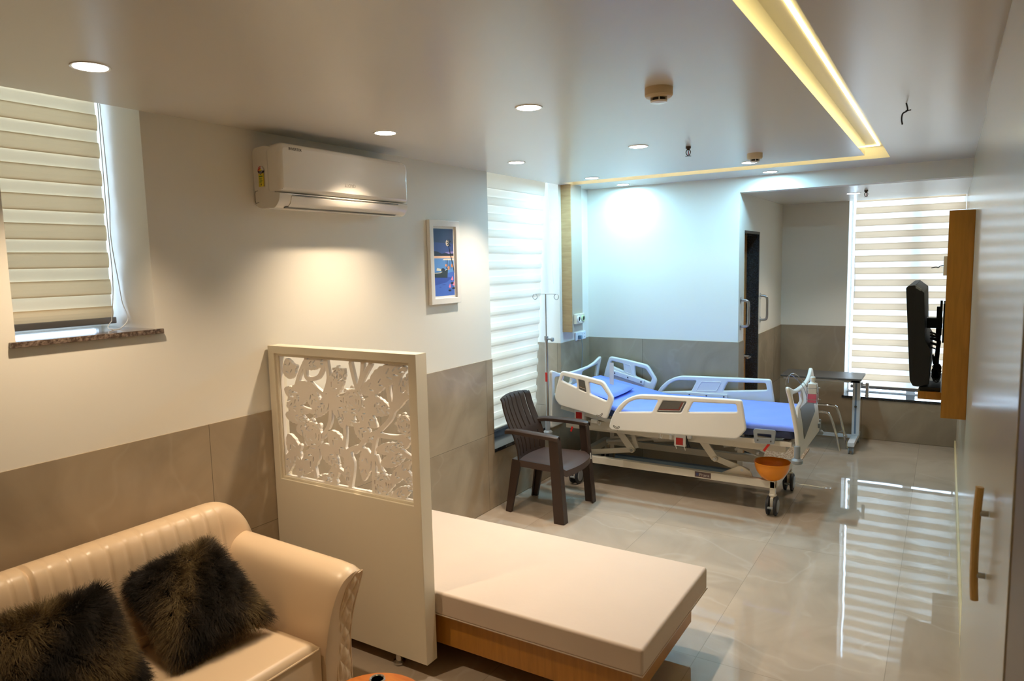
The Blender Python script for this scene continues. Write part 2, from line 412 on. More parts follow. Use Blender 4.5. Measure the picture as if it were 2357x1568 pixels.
# ------------------------------------------------------------------ zebra blinds
M_sol1 = fabric_mat('blind_cream', '#dfcbaa', '#ecca9a', .15)
M_she1 = fabric_mat('blind_sheer', '#eee9df', '#f4d4a8', .15)
M_sol2 = fabric_mat('blind_ivory', '#efe8dc', '#f0d6b2', .13)
M_she2 = fabric_mat('blind_ivory_sheer', '#f2ece2', '#f2d8b6', .145)
M_sol3 = fabric_mat('blind_sand', '#ecdcc6', '#f6d4b0', .25)
M_she3 = fabric_mat('blind_sand_sheer', '#f8f6f2', '#f8f0e4', .42, .03)
def blind(label, fn, u0, u1, z0, z1, ztop0, pitch, hb, mats, loc, chain, rail_h=.03, both=False):
    """fn(u, z, d) places a point: u along, z up, d towards the room"""
    b = thing('zebra_blind', label, 'blind', loc, 'zebra blinds in the windows')
    g = G(); z = z1; k = 0; zs = [z1]
    # alternating bands: each cream band stands 4 mm in front of the sheer one
    edges = []; t = ztop0
    while t > z0: edges += [(t, t-hb, 1), (t-hb, t-pitch, 0)]; t -= pitch
    edges = [(z1, ztop0, 0)]+edges
    for a, c, s in edges:
        if not s: pass
        else: a, c = a+.006, c-.006
        a = min(a, z1); c = max(c, z0)
        if a-c < .003: continue
        g.m = s; d0 = -.003 if s else .004
        n = 4
        for i in range(n):
            za, zb = a+(c-a)*i/n, a+(c-a)*(i+1)/n
            sag = lambda q: d0+(0 if s else .006*math.sin(PI*min(max((a-q)/max(a-c,1e-4),0),1)))
            g.add([fn(u0, za, sag(za)), fn(u1, za, sag(za)), fn(u1, zb, sag(zb)), fn(u0, zb, sag(zb))], [(0,1,2,3)])
    make('blind_fabric', g, mats, b, recalc=False)
    g = G(); P = [fn(u0-.004, z0-rail_h/2, 0), fn(u1+.012, z0-rail_h/2, 0)]; g.bar(P[0], P[1], .02, rail_h)
    make('bottom_rail', g, M_alu, b, bevel=.004)
    g = G(); P = [fn(u0-.004, z1+.03, 0), fn(u1+.004, z1+.03, 0)]; g.cyl(P[0], P[1], .03); make('roller', g, M_upvc, b)
    for c in chain: make('bead_chain', G().tube(bez(c, 6), .0022, 6), M_upvc, b)
    return b
ch1 = [[(-.27, 1.79, 2.75), (-.265, 1.795, 2.3), (-.26, 1.785, 2.1), (-.255, 1.80, 1.9), (-.24, 1.802, 1.8), (-.2, 1.80, 1.73), (-.16, 1.74, 1.69), (-.15, 1.69, 1.69), (-.19, 1.70, 1.70), (-.24, 1.745, 1.72)],
       [(-.275, 1.785, 2.75), (-.27, 1.78, 2.2), (-.262, 1.778, 1.9), (-.24, 1.745, 1.72)]]
blind('cream and white striped zebra blind in the small high window left of the air conditioner', lambda u, z, d: (-.295+d, u, z), 1.262, 1.782, 1.735, 2.80, 2.707, .1237, .054, [M_sol1, M_she1], (-.295, 1.52, 1.7), ch1)
ch2 = [[(-.08, 5.63, 2.75), (-.07, 5.64, 2.3), (-.05, 5.65, 1.75)]]
blind('ivory zebra blind in the tall window behind the brown plastic chair', lambda u, z, d: (-.10-.14*(2.6-z)/2.1+d, u, z), 4.54, 5.60, .53, 2.80, 2.54, .1285, .064, [M_sol2, M_she2], (-.2, 5.05, .5), ch2, .022)
ch3 = [[(2.165, YA+.10, 2.65), (2.175, YA+.09, 2.0), (2.185, YA+.09, 1.6), (2.17, YA+.09, 1.3)]]
blind('sand striped zebra blind in the alcove window behind the television', lambda u, z, d: (u, YA+.13-d, z), 2.17, RX-.004, .55, 2.66, 2.50, .126, .055, [M_sol3, M_she3], (2.63, YA+.13, .5), ch3)

# ------------------------------------------------------------------ lights
W_, N_, C_ = (1,.78,.54), (1,.88,.74), (.33,.72,1)
def downlight(x, y, z, col, watt, label, cone=104, dcol=(1,.97,.92)):
    t = thing('recessed_downlight', label, 'ceiling light', (x, y, z), 'recessed round downlights')
    g = G(); g.lathe([(.053, -.002), (.062, -.004), (.063, 0), (.053, .0)], (x, y, z)); make('trim_ring', g, M_white, t)
    make('diffuser', G().lathe([(0, -.003), (.053, -.003)], (x, y, z)), M_disc, t)
    if cone > 150:      # wide opal panel
        l = bpy.data.lights.new('lamp', 'AREA'); l.shape = 'DISK'; l.size = .1; l.energy = watt/7.2; l.color = col
    else:
        l = bpy.data.lights.new('lamp', 'SPOT'); l.energy = watt; l.color = col; l.spot_size = math.radians(cone); l.spot_blend = .75; l.shadow_soft_size = .032
    o = bpy.data.objects.new('lamp', l); COL.objects.link(o); o.parent = t; o.location = (0, 0, -.012); return t
k = 1.0
downlight(.51, 1.345, ZC, W_, 72*k, 'lit round downlight above the small high window over the sofa')
downlight(.475, 2.86, ZC, W_, 72*k, 'lit round downlight right above the air conditioner')
downlight(.44, 4.24, ZC, N_, 55*k, 'lit round downlight beside the edge of the tall window')
downlight(1.38, 2.81, ZC, N_, 62*k, 'lit round downlight nearest the big smoke detector, above the daybed')
downlight(1.37, 4.16, ZC, N_, 62*k, 'lit round downlight just left of the sprinkler above the bed')
downlight(.45, 5.44, ZC, C_, 92*k, 'bright downlight on the room side of the thin cove line, above the bed head', 155)
downlight(.45, 6.10, ZC, C_, 46*k, 'bright downlight between cove line and far wall, above the bed head corner', 155)
downlight(1.75, 5.38, ZC, C_, 92*k, 'bright downlight beside the small smoke detector near the cove corner', 155)
downlight(1.75, 6.08, ZC, C_, 46*k, 'bright downlight between cove line and the beam over the alcove', 155)
downlight(2.258, 7.18, ZA, N_, 40*k, 'lit downlight in the alcove ceiling beside the striped window')
# cove strip
g = G(); g.box(2.560, -1.7, 2.7205, 2.570, 5.75, 2.7245); g.box(.12, 5.74, 2.7205, 2.560, 5.75, 2.7245)
tag(make('led_strip', g, M_led), 'glowing yellow white LED strip inside the L shaped ceiling cove', 'light strip')
# ------------------------------------------------------------------ ceiling fittings
def smoke(x, y, z, label, r=.057):
    t = thing('smoke_detector', label, 'smoke detector', (x, y, z), 'smoke detectors on the ceiling')
    make('base', G().lathe([(0, 0), (r, 0), (r, -.03), (r*.9, -.037), (r*.55, -.04)], (x, y, z)), M_detector, t)
    g = G()
    for k in range(5):
        a = 2*PI*k/5; g.bar((x+r*.55*math.cos(a), y+r*.55*math.sin(a), z-.045), (x+r*.55*math.cos(a+.15), y+r*.55*math.sin(a+.15), z-.045), .008, .014)
    g.lathe([(r*.62, -.052), (r*.55, -.058), (0, -.061)], (x, y, z)); make('sensor_cap', g, M_white, t)
    make('sensor_slot', G().lathe([(r*.5, -.038), (r*.5, -.053), (0, -.053)], (x, y, z)), M_black, t)
smoke(1.985, 2.83, ZC, 'large cream smoke detector on the ceiling left of the glowing cove')
smoke(1.885, 4.95, ZC, 'smaller smoke detector near the bright downlight by the cove corner', .05)
def sprinkler(x, y, z, label):
    t = thing('fire_sprinkler', label, 'sprinkler', (x, y, z), 'pendent fire sprinklers')
    make('body', G().lathe([(.016, 0), (.016, -.012), (.009, -.016), (.009, -.024), (0, -.024)], (x, y, z)), M_bronze, t)
    g = G()
    for s in (-1, 1): g.tube(bez([(x+s*.008, y, z-.02), (x+s*.014, y, z-.032), (x+s*.011, y, z-.045), (x+s*.003, y, z-.056)], 4), .0028, 6)
    make('yoke', g, M_bronze, t)
    make('bulb', G().lathe([(0, -.024), (.003, -.027), (.003, -.05), (0, -.053)], (x, y, z), 10), M_red, t)
    make('deflector', G().lathe([(0, -.056), (.018, -.058), (.018, -.06), (0, -.061)], (x, y, z), 16), M_bronze, t)
sprinkler(1.615, 4.37, ZC, 'small steel sprinkler head on the main ceiling above the bed')
sprinkler(2.383, 6.94, ZA, 'small steel sprinkler head in the alcove beside its downlight')
tag(make('loose_wire', G().tube(bez([(2.822, 3.82, ZC+.004), (2.83, 3.80, ZC-.035), (2.812, 3.79, ZC-.05), (2.808, 3.79, ZC-.075), (2.812, 3.785, ZC-.1)], 5), .0035, 8).tube([(2.822, 3.8, ZC-.038), (2.845, 3.8, ZC-.036)], .003, 6), M_ink), 'short bare wire hanging from the ceiling right of the cove', 'wire')

# ------------------------------------------------------------------ air conditioner
ac = thing('air_conditioner', 'white split air conditioner on the wall left of the small framed picture', 'air conditioner', (0, 2.87, 2.24))
y0, y1 = 2.385, 3.35
body = round_poly([(0, 2.265), (.0, 2.548), (.10, 2.556), (.15, 2.54), (.155, 2.30), (.12, 2.245), (.05, 2.245)], .03)
make('body', G().prism(body, 'y', y0, y1), M_white, ac, bevel=.004)
fr = round_poly([(.10, 2.563), (.178, 2.563), (.205, 2.52), (.203, 2.36), (.198, 2.325), (.12, 2.335)], [.004, .045, .03, .05, .02, .004], 6)
make('front_panel', slab(round_poly([(y0-.004, 2.322), (y1+.004, 2.322), (y1+.004, 2.564), (y0-.004, 2.564)], [.02, .02, .05, .05], 7), [], .105, .024, lambda u, v, w: (.153+w-.010*max(0, (2.36-v)/.04)**2*(w > 0), u, v)), M_white, ac, ang=50)
lv = round_poly([(.1, 2.325), (.197, 2.318), (.187, 2.275), (.155, 2.244), (.1, 2.246)], [.004, .012, .03, .02, .004], 5)
make('lower_cover', G().prism(lv, 'y', y0-.003, y1+.003), M_white, ac)
make('louver', G().prism([(.1935, 2.306), (.198, 2.302), (.187, 2.27), (.165, 2.2495), (.161, 2.2525), (.183, 2.272)], 'y', y0+.07, y1-.09), M_white, ac, bevel=.0015)
make('air_slot', G().prism([(.168, 2.2505), (.163, 2.246), (.155, 2.244), (.157, 2.249)], 'y', y0+.05, y1-.08), M_dgrey, ac)
g = G(); g.box(.198, y0+.07, 2.308, .2005, y1-.09, 2.312); make('panel_groove', g, M_dgrey, ac)
make('maker_logo', text_g('LLOYD', .026, lambda u, v, w: (.2062+w, 2.86+u, 2.385+v)), M_lightink, ac)
make('model_text', text_g('INVERTER', .019, lambda u, v, w: (.2062+w, 2.485+u, 2.535+v)), M_ink, ac)
# energy label on the near end
lab = y0-.0068
g = G(); g.box(.05, lab-.0006, 2.355, .085, lab+.004, 2.42); g.m = 1
arc = lambda a0, a1, r0, r1, n=8: [(.0675+r1*math.cos(a), 2.432+r1*1.1*math.sin(a)) for a in np.linspace(a0, a1, n)]+[(.0675+r0*math.cos(a), 2.432+r0*1.1*math.sin(a)) for a in np.linspace(a1, a0, n)]
g.prism(arc(PI*.45, PI, .009, .021), 'y', lab-.0008, lab+.004); g.m = 2
g.prism(arc(0, PI*.45, .009, .021), 'y', lab-.0008, lab+.004); g.m = 0
g.prism([(.0675+.009*math.cos(a), 2.432+.0095*math.sin(a)) for a in np.linspace(0, PI, 8)], 'y', lab-.0009, lab+.004); g.m = 3
g.prism([(.046, 2.432), (.089, 2.432), (.086, 2.424), (.0675, 2.413), (.049, 2.424)], 'y', lab-.001, lab+.004); g.m = 4
g.box(.054, lab-.001, 2.402, .081, lab+.003, 2.408)
for i in range(4): g.box(.056, lab-.0009, 2.394-i*.006, .078-(i % 2)*.004, lab+.003, 2.3965-i*.006)
g.m = 3; g.box(.0655, lab-.001, 2.36, .070, lab+.003, 2.369); g.m = 2
for a in (.55, .72, .9): g.prism([(.0675+.015*math.cos(PI*a)+.0024*math.cos(t), 2.432+.0165*math.sin(PI*a)+.0024*math.sin(t)) for t in np.linspace(0, 2*PI, 6)[:-1]], 'y', lab-.0012, lab+.003)
g.box(.054, lab-.0013, 2.4265, .08, lab+.003, 2.4285); g.box(.059, lab-.0013, 2.42, .076, lab+.003, 2.422)
make('energy_label', g, [M_label, M_red, M_white, M_ink, M_greenink], ac)
make('pipe_cover_seam', G().tube([(.030, y0-.0005, 2.337), (.012, y0-.0005, 2.335), (.006, y0-.0005, 2.322), (.006, y0-.0005, 2.29), (.010, y0-.0005, 2.275), (.034, y0-.0005, 2.278)], .0013, 6), M_dgrey, ac)

# ------------------------------------------------------------------ framed picture
pf = thing('framed_picture', 'narrow white framed night picture of a boat, palm and moon over water', 'picture', (0, 3.93, 1.67))
Y0, Y1, Z0, Z1 = 3.765, 4.105, 1.67, 2.25
inn = [(3.806, 1.711), (4.064, 1.711), (4.064, 2.209), (3.806, 2.209)]
make('frame', slab([(Y0, Z0), (Y1, Z0), (Y1, Z1), (Y0, Z1)], [inn], .028, .003, lambda u, v, w: (.016+w, u, v)), M_white, pf)
make('mount_board', G().box(.003, 3.80, 1.70, .012, 4.07, 2.215), mat('mount_white', '#f4f1ea', .7), pf)
P = dict(sky=mat('print_night', '#38496a', .6), dusk=mat('print_dusk', '#3b4f86', .6), vio=mat('print_violet', '#8d7fb8', .6), hill=mat('print_hill', '#252d3c', .6), peach=mat('print_peach', '#f0c2a0', .6),
    lake=mat('print_lake', '#5f93cf', .6), blue=mat('print_blue', '#4a6fc4', .6), deep=mat('print_deep', '#3a55a8', .6), moon=mat('print_moon', '#f2dfc4', .6), boat=mat('print_boat', '#2f3a3c', .6), cream=mat('print_cream', '#e8e4d0', .6), oran=mat('print_orange', '#f0a070', .6), palm=mat('print_palm', '#1b2230', .6), pink=mat('print_pink', '#f08fb0', .6))
pk = list(P); g = G(); XP = [.0125]
yl, yr, zb, zt = 3.822, 4.05, 1.727, 2.193
def U(u, v): return (yl+(yr-yl)*u, zb+(zt-zb)*v)
def lay(k, poly):
    g.m = pk.index(k); XP[0] += .00006; g.prism([U(*p) for p in poly], 'x', .0121, XP[0])
def ell(cx, cy, rx, ry, n=18): return [(cx+rx*math.cos(2*PI*i/n), cy+ry*math.sin(2*PI*i/n)) for i in range(n)]
lay('sky', [(0, .6), (1, .6), (1, 1), (0, 1)]); lay('dusk', [(0, .6), (1, .6), (1, .78), (0, .8)]); lay('vio', [(.45, .615), (1, .62), (1, .665), (.6, .655)])
lay('hill', [(0, .595), (1, .595), (1, .635), (.75, .625), (.6, .645), (.4, .63), (.2, .66), (0, .67)]); lay('peach', [(0, .56), (1, .555), (1, .597), (0, .597)])
lay('lake', [(0, .2), (1, .2), (1, .562), (0, .562)]); lay('blue', [(0, 0), (1, 0), (1, .36), (0, .3)]); lay('deep', [(0, .16), (.6, .2), (.9, .27), (.3, .3), (0, .3)])
lay('moon', ell(.7, .79, .085, .048)); lay('cream', [(.42, .535), (1, .53), (1, .556), (.5, .552)])
for y, a, b in ((.215, .35, .7), (.19, .05, .4), (.165, .3, .6), (.13, .2, .34), (.245, .5, .72)): lay('deep', [(a, y), ((a+b)/2, y-.006), (b, y), ((a+b)/2, y+.008)])
for a, b, c, d in ((.60, .455, .055, .02), (.72, .415, .06, .028), (.90, .45, .05, .028)): lay('oran', ell(a, b, c, d))
for x in (.6, .68, .76, .84): lay('hill', [(x, .40), (x+.012, .40), (x+.012, .54), (x, .54)])
lay('boat', [(0, .28), (.64, .268), (.69, .42), (.55, .375), (.3, .355), (0, .35)]); lay('cream', [(0, .345), (.3, .352), (.66, .402), (.66, .395), (.3, .342), (0, .338)]); lay('cream', [(.1, .38), (.38, .37), (.42, .395), (.14, .42)]); lay('hill', ell(.43, .385, .1, .028))
lay('palm', [(.74, .79), (.8, .70), (.9, .55), (1, .4), (1, .34), (.88, .53), (.78, .68)])
for a in range(7):
    t = .4+a*.8; lay('palm', [(.77, .79), (.77+.12*math.cos(t), .79+.06*math.sin(t)), (.77+.1*math.cos(t+.35), .79+.05*math.sin(t+.35))])
for x, y in ((.75, .13), (.95, .16), (.88, .24)): lay('pink', [(x-.06, y), (x, y-.02), (x+.06, y), (x+.02, y+.05)]); lay('hill', ell(x, y-.055, .07, .014))
make('print', g, [P[k] for k in pk], pf)

# ------------------------------------------------------------------ carved partition screen
ps = thing('partition_screen', 'waist high cream partition screen with carved floral fretwork beside the sofa', 'partition', (.5, 2.44, 0))
yA, yB, zA, zB, xB = 2.40, 2.476, .067, 1.545, 1.005
make('frame', slab([(.01, zA), (xB, zA), (xB, zB), (.01, zB)], [[(.055, .835), (.962, .835), (.962, 1.505), (.055, 1.505)]], yB-yA, .002, lambda u, v, w: (u, (yA+yB)/2+w, v)), M_duco, ps)
make('edge_lipping', G().box(xB-.0005, yA+.0008, zA, xB+.0012, yB, zB), M_duco, ps)
bd = slab([(.055, .835), (.962, .835), (.962, 1.505), (.055, 1.505)], [[(.068, .848), (.949, .848), (.949, 1.492), (.068, 1.492)]], .012, .003, lambda u, v, w: (u, 2.418+w, v))
make('glazing_bead', bd, M_duco, ps)
def leg(x, y):
    make('leg', G().lathe([(.026, 0), (.03, .006), (.03, .014), (.017, .02), (.017, .06), (.024, .068)], (x, y, 0), 20), M_chrome, ps)
leg(.80, 2.438); leg(.14, 2.438)
LEAVES = [(.278,1.356,.103,1.227,.082),(.41,1.304,.533,1.45,.068),(.241,1.448,.405,1.475,.044),(.699,1.398,.929,1.477,.071),(.64,1.341,.822,1.419,.058),(.433,1.278,.596,1.168,.068),(.653,1.294,.833,1.263,.068),(.602,1.254,.732,1.177,.06),(.277,1.344,.337,1.198,.06),(.089,1.18,.254,1.161,.047),(.401,1.123,.524,1.0,.069),(.585,1.179,.7,1.101,.061),(.343,1.047,.465,.942,.066),(.099,1.077,.183,.897,.065),(.324,1.032,.175,.863,.071),(.539,1.039,.519,.869,.046),(.654,1.066,.628,.897,.055),(.718,1.065,.917,1.104,.043),(.745,.999,.9,1.055,.044),(.802,.911,.929,1.041,.043),(.806,.84,.937,.914,.043),(.86,1.277,.939,1.455,.041),(.148,1.373,.12,1.48,.068),(.413,1.292,.3,1.182,.048),(.522,1.154,.475,1.211,.036),(.108,1.228,.266,1.204,.04),(.092,1.317,.209,1.275,.046),(.456,.941,.382,.867,.043),(.11,.979,.071,.855,.047),(.711,.825,.583,.835,.035),(.934,1.14,.835,1.094,.036),(.717,1.317,.767,1.239,.048),(.451,.865,.313,.883,.033),(.889,.989,.934,.919,.038),(.167,1.104,.279,1.135,.051)]
STEMS = [[(.177,1.33),(.22,1.416),(.266,1.481)],[(.261,1.474),(.259,1.393),(.307,1.383),(.361,1.406),(.401,1.479)],[(.616,1.345),(.595,1.403),(.576,1.477)],[(.616,1.345),(.66,1.419),(.707,1.481)],[(.617,1.357),(.645,1.418),(.657,1.484)],[(.379,1.302),(.49,1.298),(.616,1.345)],[(.43,1.293),(.514,1.16),(.501,1.028)],[(.691,1.016),(.726,1.14),(.828,1.245),(.859,1.404)],[(.58,1.038),(.674,1.128),(.731,1.153)],[(.355,1.092),(.413,1.168),(.43,1.287)],[(.7,1.029),(.694,.858)],[(.73,1.141),(.86,1.144),(.935,1.175)],[(.821,1.25),(.891,1.315),(.93,1.346)],[(.806,1.394),(.817,1.326),(.833,1.275)],[(.496,1.028),(.56,.986),(.535,.852)],[(.342,1.04),(.277,1.0),(.294,.874)],[(.188,1.022),(.154,.946),(.166,.862)],[(.504,1.023),(.598,1.065),(.692,1.028)],[(.279,1.363),(.372,1.313),(.413,1.292)],[(.75,.952),(.716,1.031)],[(.112,1.228),(.214,1.224),(.337,1.204)],[(.439,.939),(.497,.916),(.528,.87)],[(.851,1.107),(.893,1.072),(.937,1.054)],[(.102,1.434),(.186,1.439)],[(.41,1.483),(.42,1.391),(.379,1.302)],[(.856,1.34),(.874,1.411),(.9,1.481)]]
FLOWERS = [(.58,1.294,.077),(.284,1.091,.09),(.901,1.209,.058),(.755,.904,.067),(.489,1.414,.05)]
def fretwork():
    X0, X1, Zl, Zh = .055, .962, .835, 1.505; h = .0042
    xs = np.arange(X0, X1+h*.5, h); zs = np.arange(Zl, Zh+h*.5, h)
    A, Bz = np.meshgrid(xs, zs, indexing='ij'); S = np.full(A.shape, -1.); V = np.full(A.shape, 1.)   # S: solid field, V: cut veins (positive = outside the cut)
    def seg(px, pz, qx, qz):
        dx, dz = qx-px, qz-pz; t = np.clip(((A-px)*dx+(Bz-pz)*dz)/(dx*dx+dz*dz), 0, 1)
        return np.hypot(A-px-t*dx, Bz-pz-t*dz)
    for i, (x0, z0, x1, z1, w) in enumerate(LEAVES):
        L = math.hypot(x1-x0, z1-z0); ux, uz = (x1-x0)/L, (z1-z0)/L
        t = ((A-x0)*ux+(Bz-z0)*uz)/L; s = -(A-x0)*uz+(Bz-z0)*ux
        tc = np.clip(t, 0, 1); half = w*.5*1.3*np.sin(PI*tc**.8)**.75
        half = half*(1+.13*(1-2*np.abs((tc*7) % 1-.5)))           # serrated edge
        f = np.where((t > 0) & (t < 1), half-np.abs(s), -np.hypot(np.maximum(np.abs(t-.5)-.5, 0)*L, s))
        S = np.maximum(S, f)
        for q in (.3, .47, .64, .8):                                # slits between the side veins
            for sg in (-1, 1):
                a0, b0 = .12*w*sg, w*.36*sg*math.sin(PI*q**.8)
                px, pz = x0+ux*L*q-uz*a0, z0+uz*L*q+ux*a0
                qx, qz = x0+ux*L*(q+.1)-uz*b0, z0+uz*L*(q+.1)+ux*b0
                if (i+int(q*100)) % 3 != 0: V = np.minimum(V, seg(px, pz, qx, qz)-.0036)
    for st in STEMS:
        pts = bez([(p[0], p[1], 0) for p in st], 6)
        for a, b in zip(pts[:-1], pts[1:]): S = np.maximum(S, .0105-seg(a[0], a[1], b[0], b[1]))
    for cx, cz, r in FLOWERS:
        R = np.hypot(A-cx, Bz-cz); th = np.arctan2(Bz-cz, A-cx)
        S = np.maximum(S, r*(.86+.13*np.cos(8*th))-R)
        for rr, k, ph in ((.32, 3, .3), (.55, 5, .9), (.78, 8, 0)):
            V = np.minimum(V, np.where(np.cos(k*th+ph) > -.35, np.abs(R-r*rr)-.0032, 1))
    S = np.minimum(S, V)
    bz = np.minimum(np.minimum(A-X0, X1-A), np.minimum(Bz-Zl, Zh-Bz)); S = np.maximum(S, .017-bz)
    g = G(); yf, yb = 2.424, 2.442; cache = {}
    def vid(x, z):
        k = (round(x, 5), round(z, 5))
        if k not in cache: cache[k] = len(cache)
        return cache[k]
    faces = []; rim = []
    nx, nz = S.shape
    for i in range(nx-1):
        for j in range(nz-1):
            c = [(i, j), (i+1, j), (i+1, j+1), (i, j+1)]; v = [S[p] for p in c]
            if max(v) <= 0: continue
            poly = []; cut = []
            for a in range(4):
                b = (a+1) % 4; pa, pb = c[a], c[b]
                if v[a] > 0: poly.append(vid(xs[pa[0]], zs[pa[1]]))
                if (v[a] > 0) != (v[b] > 0):
                    t = v[a]/(v[a]-v[b]); t = min(max(t, .02), .98)
                    q = vid(xs[pa[0]]+(xs[pb[0]]-xs[pa[0]])*t, zs[pa[1]]+(zs[pb[1]]-zs[pa[1]])*t)
                    poly.append(q); cut.append((q, v[a] > 0))
            if len(poly) >= 3: faces.append(poly)
            if len(cut) == 2:
                (q0, in0), (q1, in1) = cut
                rim.append((q0, q1) if in0 else (q1, q0))
    V2 = [None]*len(cache)
    for k, n in cache.items(): V2[n] = k
    N = len(V2)
    vs = [(p[0], yf, p[1]) for p in V2]+[(p[0], yb, p[1]) for p in V2]
    fs = [tuple(f) for f in faces]+[tuple(q+N for q in f[::-1]) for f in faces]+[(a, b, b+N, a+N) for a, b in rim]
    return g.add(vs, fs)
make('fretwork', fretwork(), M_fret, ps)

# ------------------------------------------------------------------ daybed
db = thing('daybed', 'low beige upholstered daybed on an orange brown wooden base behind the partition', 'daybed', (1.03, 2.92, 0))
def pad(u, v): return None
make('mattress_pad', G().box(.012, 2.482, .284, 2.045, 3.365, .40), M_bench, db, bevel=.014, seg=3)
make('base_box', G().box(.012, 2.515, .122, 1.985, 3.30, .282), M_honey, db, bevel=.002)
make('plinth', G().box(.012, 2.72, 0, 1.70, 3.18, .122), M_trimbrown, db)
make('piping', G().tube([(.012, 2.4825, .287), (2.0447, 2.4825, .287), (2.0447, 3.364, .287)], .003, 8), M_bench, db)
# ------------------------------------------------------------------ sofa
so = thing('sofa', 'cream leather two seat sofa with channelled backrest against the window wall', 'sofa', (.5, 1.1, 0))
S0, S1 = .15, 2.10; mid = 1.125
prof = [(.045, .10), (.03, .4), (.03, .70), (.05, .80), (.10, .855), (.16, .872), (.215, .855), (.245, .80), (.262, .70), (.285, .58), (.31, .47), (.33, .34), (.33, .12)]
PB = bez([(p[0], 0, p[1]) for p in prof], 5)
def back(u, v):
    y = S0+(S1-S0)*u; k = v*(len(PB)-1); i = min(int(k), len(PB)-2); p = PB[i].lerp(PB[i+1], k-i); x, z = p.x, p.z
    d = max(0, y-(S1-.22), (S0+.22)-y)/.22; s = math.sqrt(max(0, 1-min(d, 1)**2.4))
    if z > .42: z = .42+(z-.42)*(.35+.65*s); x = .16+(x-.16)*(.55+.45*s)
    fl = 0
    for a, b in ((S0+.2, mid-.06), (mid+.06, S1-.2)):
        if a < y < b:
            q = (y-a)/(b-a)*10; fl = -.0065*(1-abs(math.sin(PI*q)))**3*1.0
    if abs(y-mid) < .05: fl -= .02*math.exp(-((y-mid)/.006)**2)
    w = 1 if x > .12 and z > .47 else .0
    w *= min(1, max(0, (z-.47)/.05))
    # push along the outward normal
    q = PB[min(i+1, len(PB)-1)]-PB[i]; n = Vector((q.z*-1, 0, q.x)); n = -n if n.z < 0 and x < .2 else n
    if n.length > 0: n.normalize()
    nx = abs(n.x) if x > .16 else n.x
    return (x+fl*w*max(nx, .2), y, z+fl*w*abs(n.z))
g = G(); g.grid(back, 260, len(PB)); n0 = len(PB)
g.f.append(tuple(range(n0))); g.mi.append(0); g.f.append(tuple(259*n0+i for i in range(n0))[::-1]); g.mi.append(0)
make('backrest', g, M_leather, so, ang=60)
make('back_seam', G().tube([(.332, S0+.12, .485), (.325, 1.1, .485), (.332, S1-.16, .485)], .004, 6), M_leather, so)
def arm(side):
    # outline in (y, z), flared outwards at the top; extruded from the back to the front
    c = 1.125
    ap = [(1.862, .07), (1.862, .30), (1.868, .42), (1.882, .53), (1.905, .62), (1.935, .672), (1.975, .695), (2.02, .70), (2.052, .682), (2.06, .65), (2.045, .59), (2.022, .50), (2.01, .38), (2.008, .07)]
    pp = [(p.x, p.y) for p in bez([(a, b, 0) for a, b in ap], 4)]
    if side < 0: pp = [(2*c-a, b) for a, b in pp]
    xs = [.06, .10, .5, .82, .88, .905, .915]; ins = [.0, 0, 0, 0, .004, .012, .022]
    ca = (sum(a for a, b in pp)/len(pp)); g = G(); n = len(pp); vs = []
    for x, i_ in zip(xs, ins):
        for a, b in pp:
            sx = x+.05*max(0, (b-.35)/.35)**1.5*(x-.06)/.85
            dz = .02*(1-(x-.06)/.85)
            vs.append((sx, a+(ca-a)*i_*3, b+(dz if b > .5 else 0)-(i_ if b > .4 else 0)))
    g.add(vs, [(k*n+j, k*n+(j+1) % n, (k+1)*n+(j+1) % n, (k+1)*n+j) for k in range(len(xs)-1) for j in range(n)]+[tuple(range(n))[::-1], tuple((len(xs)-1)*n+j for j in range(n))])
    o = make('arm', g, M_leather, so, ang=50)
    # quilted front panel with piping
    fx = lambda b: .917+.05*max(0, (b-.35)/.35)**1.5
    ql = [(1.93, .10), (1.926, .30), (1.928, .42), (1.942, .53), (1.968, .62), (2.005, .668), (2.04, .672)]; qr = [(2.006, .10), (2.006, .30), (2.008, .42), (2.018, .50), (2.035, .58), (2.05, .64), (2.052, .668)]
    L = bez([(a, b, 0) for a, b in ql], 6); R = bez([(a, b, 0) for a, b in qr], 6); m = len(L)
    def q(u, v):
        k = u*(m-1); i = min(int(k), m-2); a = L[i].lerp(L[i+1], k-i); b = R[i].lerp(R[i+1], k-i); p = a.lerp(b, v)
        w = abs((p.x*17+p.y*11) % 1-.5)*2; w2 = abs((p.x*17-p.y*11) % 1-.5)*2
        y = p.x if side > 0 else 2*c-p.x
        return (fx(p.y)+.014*min(1, 6*min(v, 1-v))*min(w, w2)**.5, y, p.y)
    g = G(); g.grid(q, 90, 22); make('quilted_panel', g, M_leather, o)
    g = G(); g.tube([(fx(p.y)+.002, p.x if side > 0 else 2*c-p.x, p.y) for p in L], .0045, 7); g.tube([(fx(p.y)+.002, p.x if side > 0 else 2*c-p.x, p.y) for p in R], .004, 7)
    make('piping', g, M_leather, o)
arm(1); arm(-1)
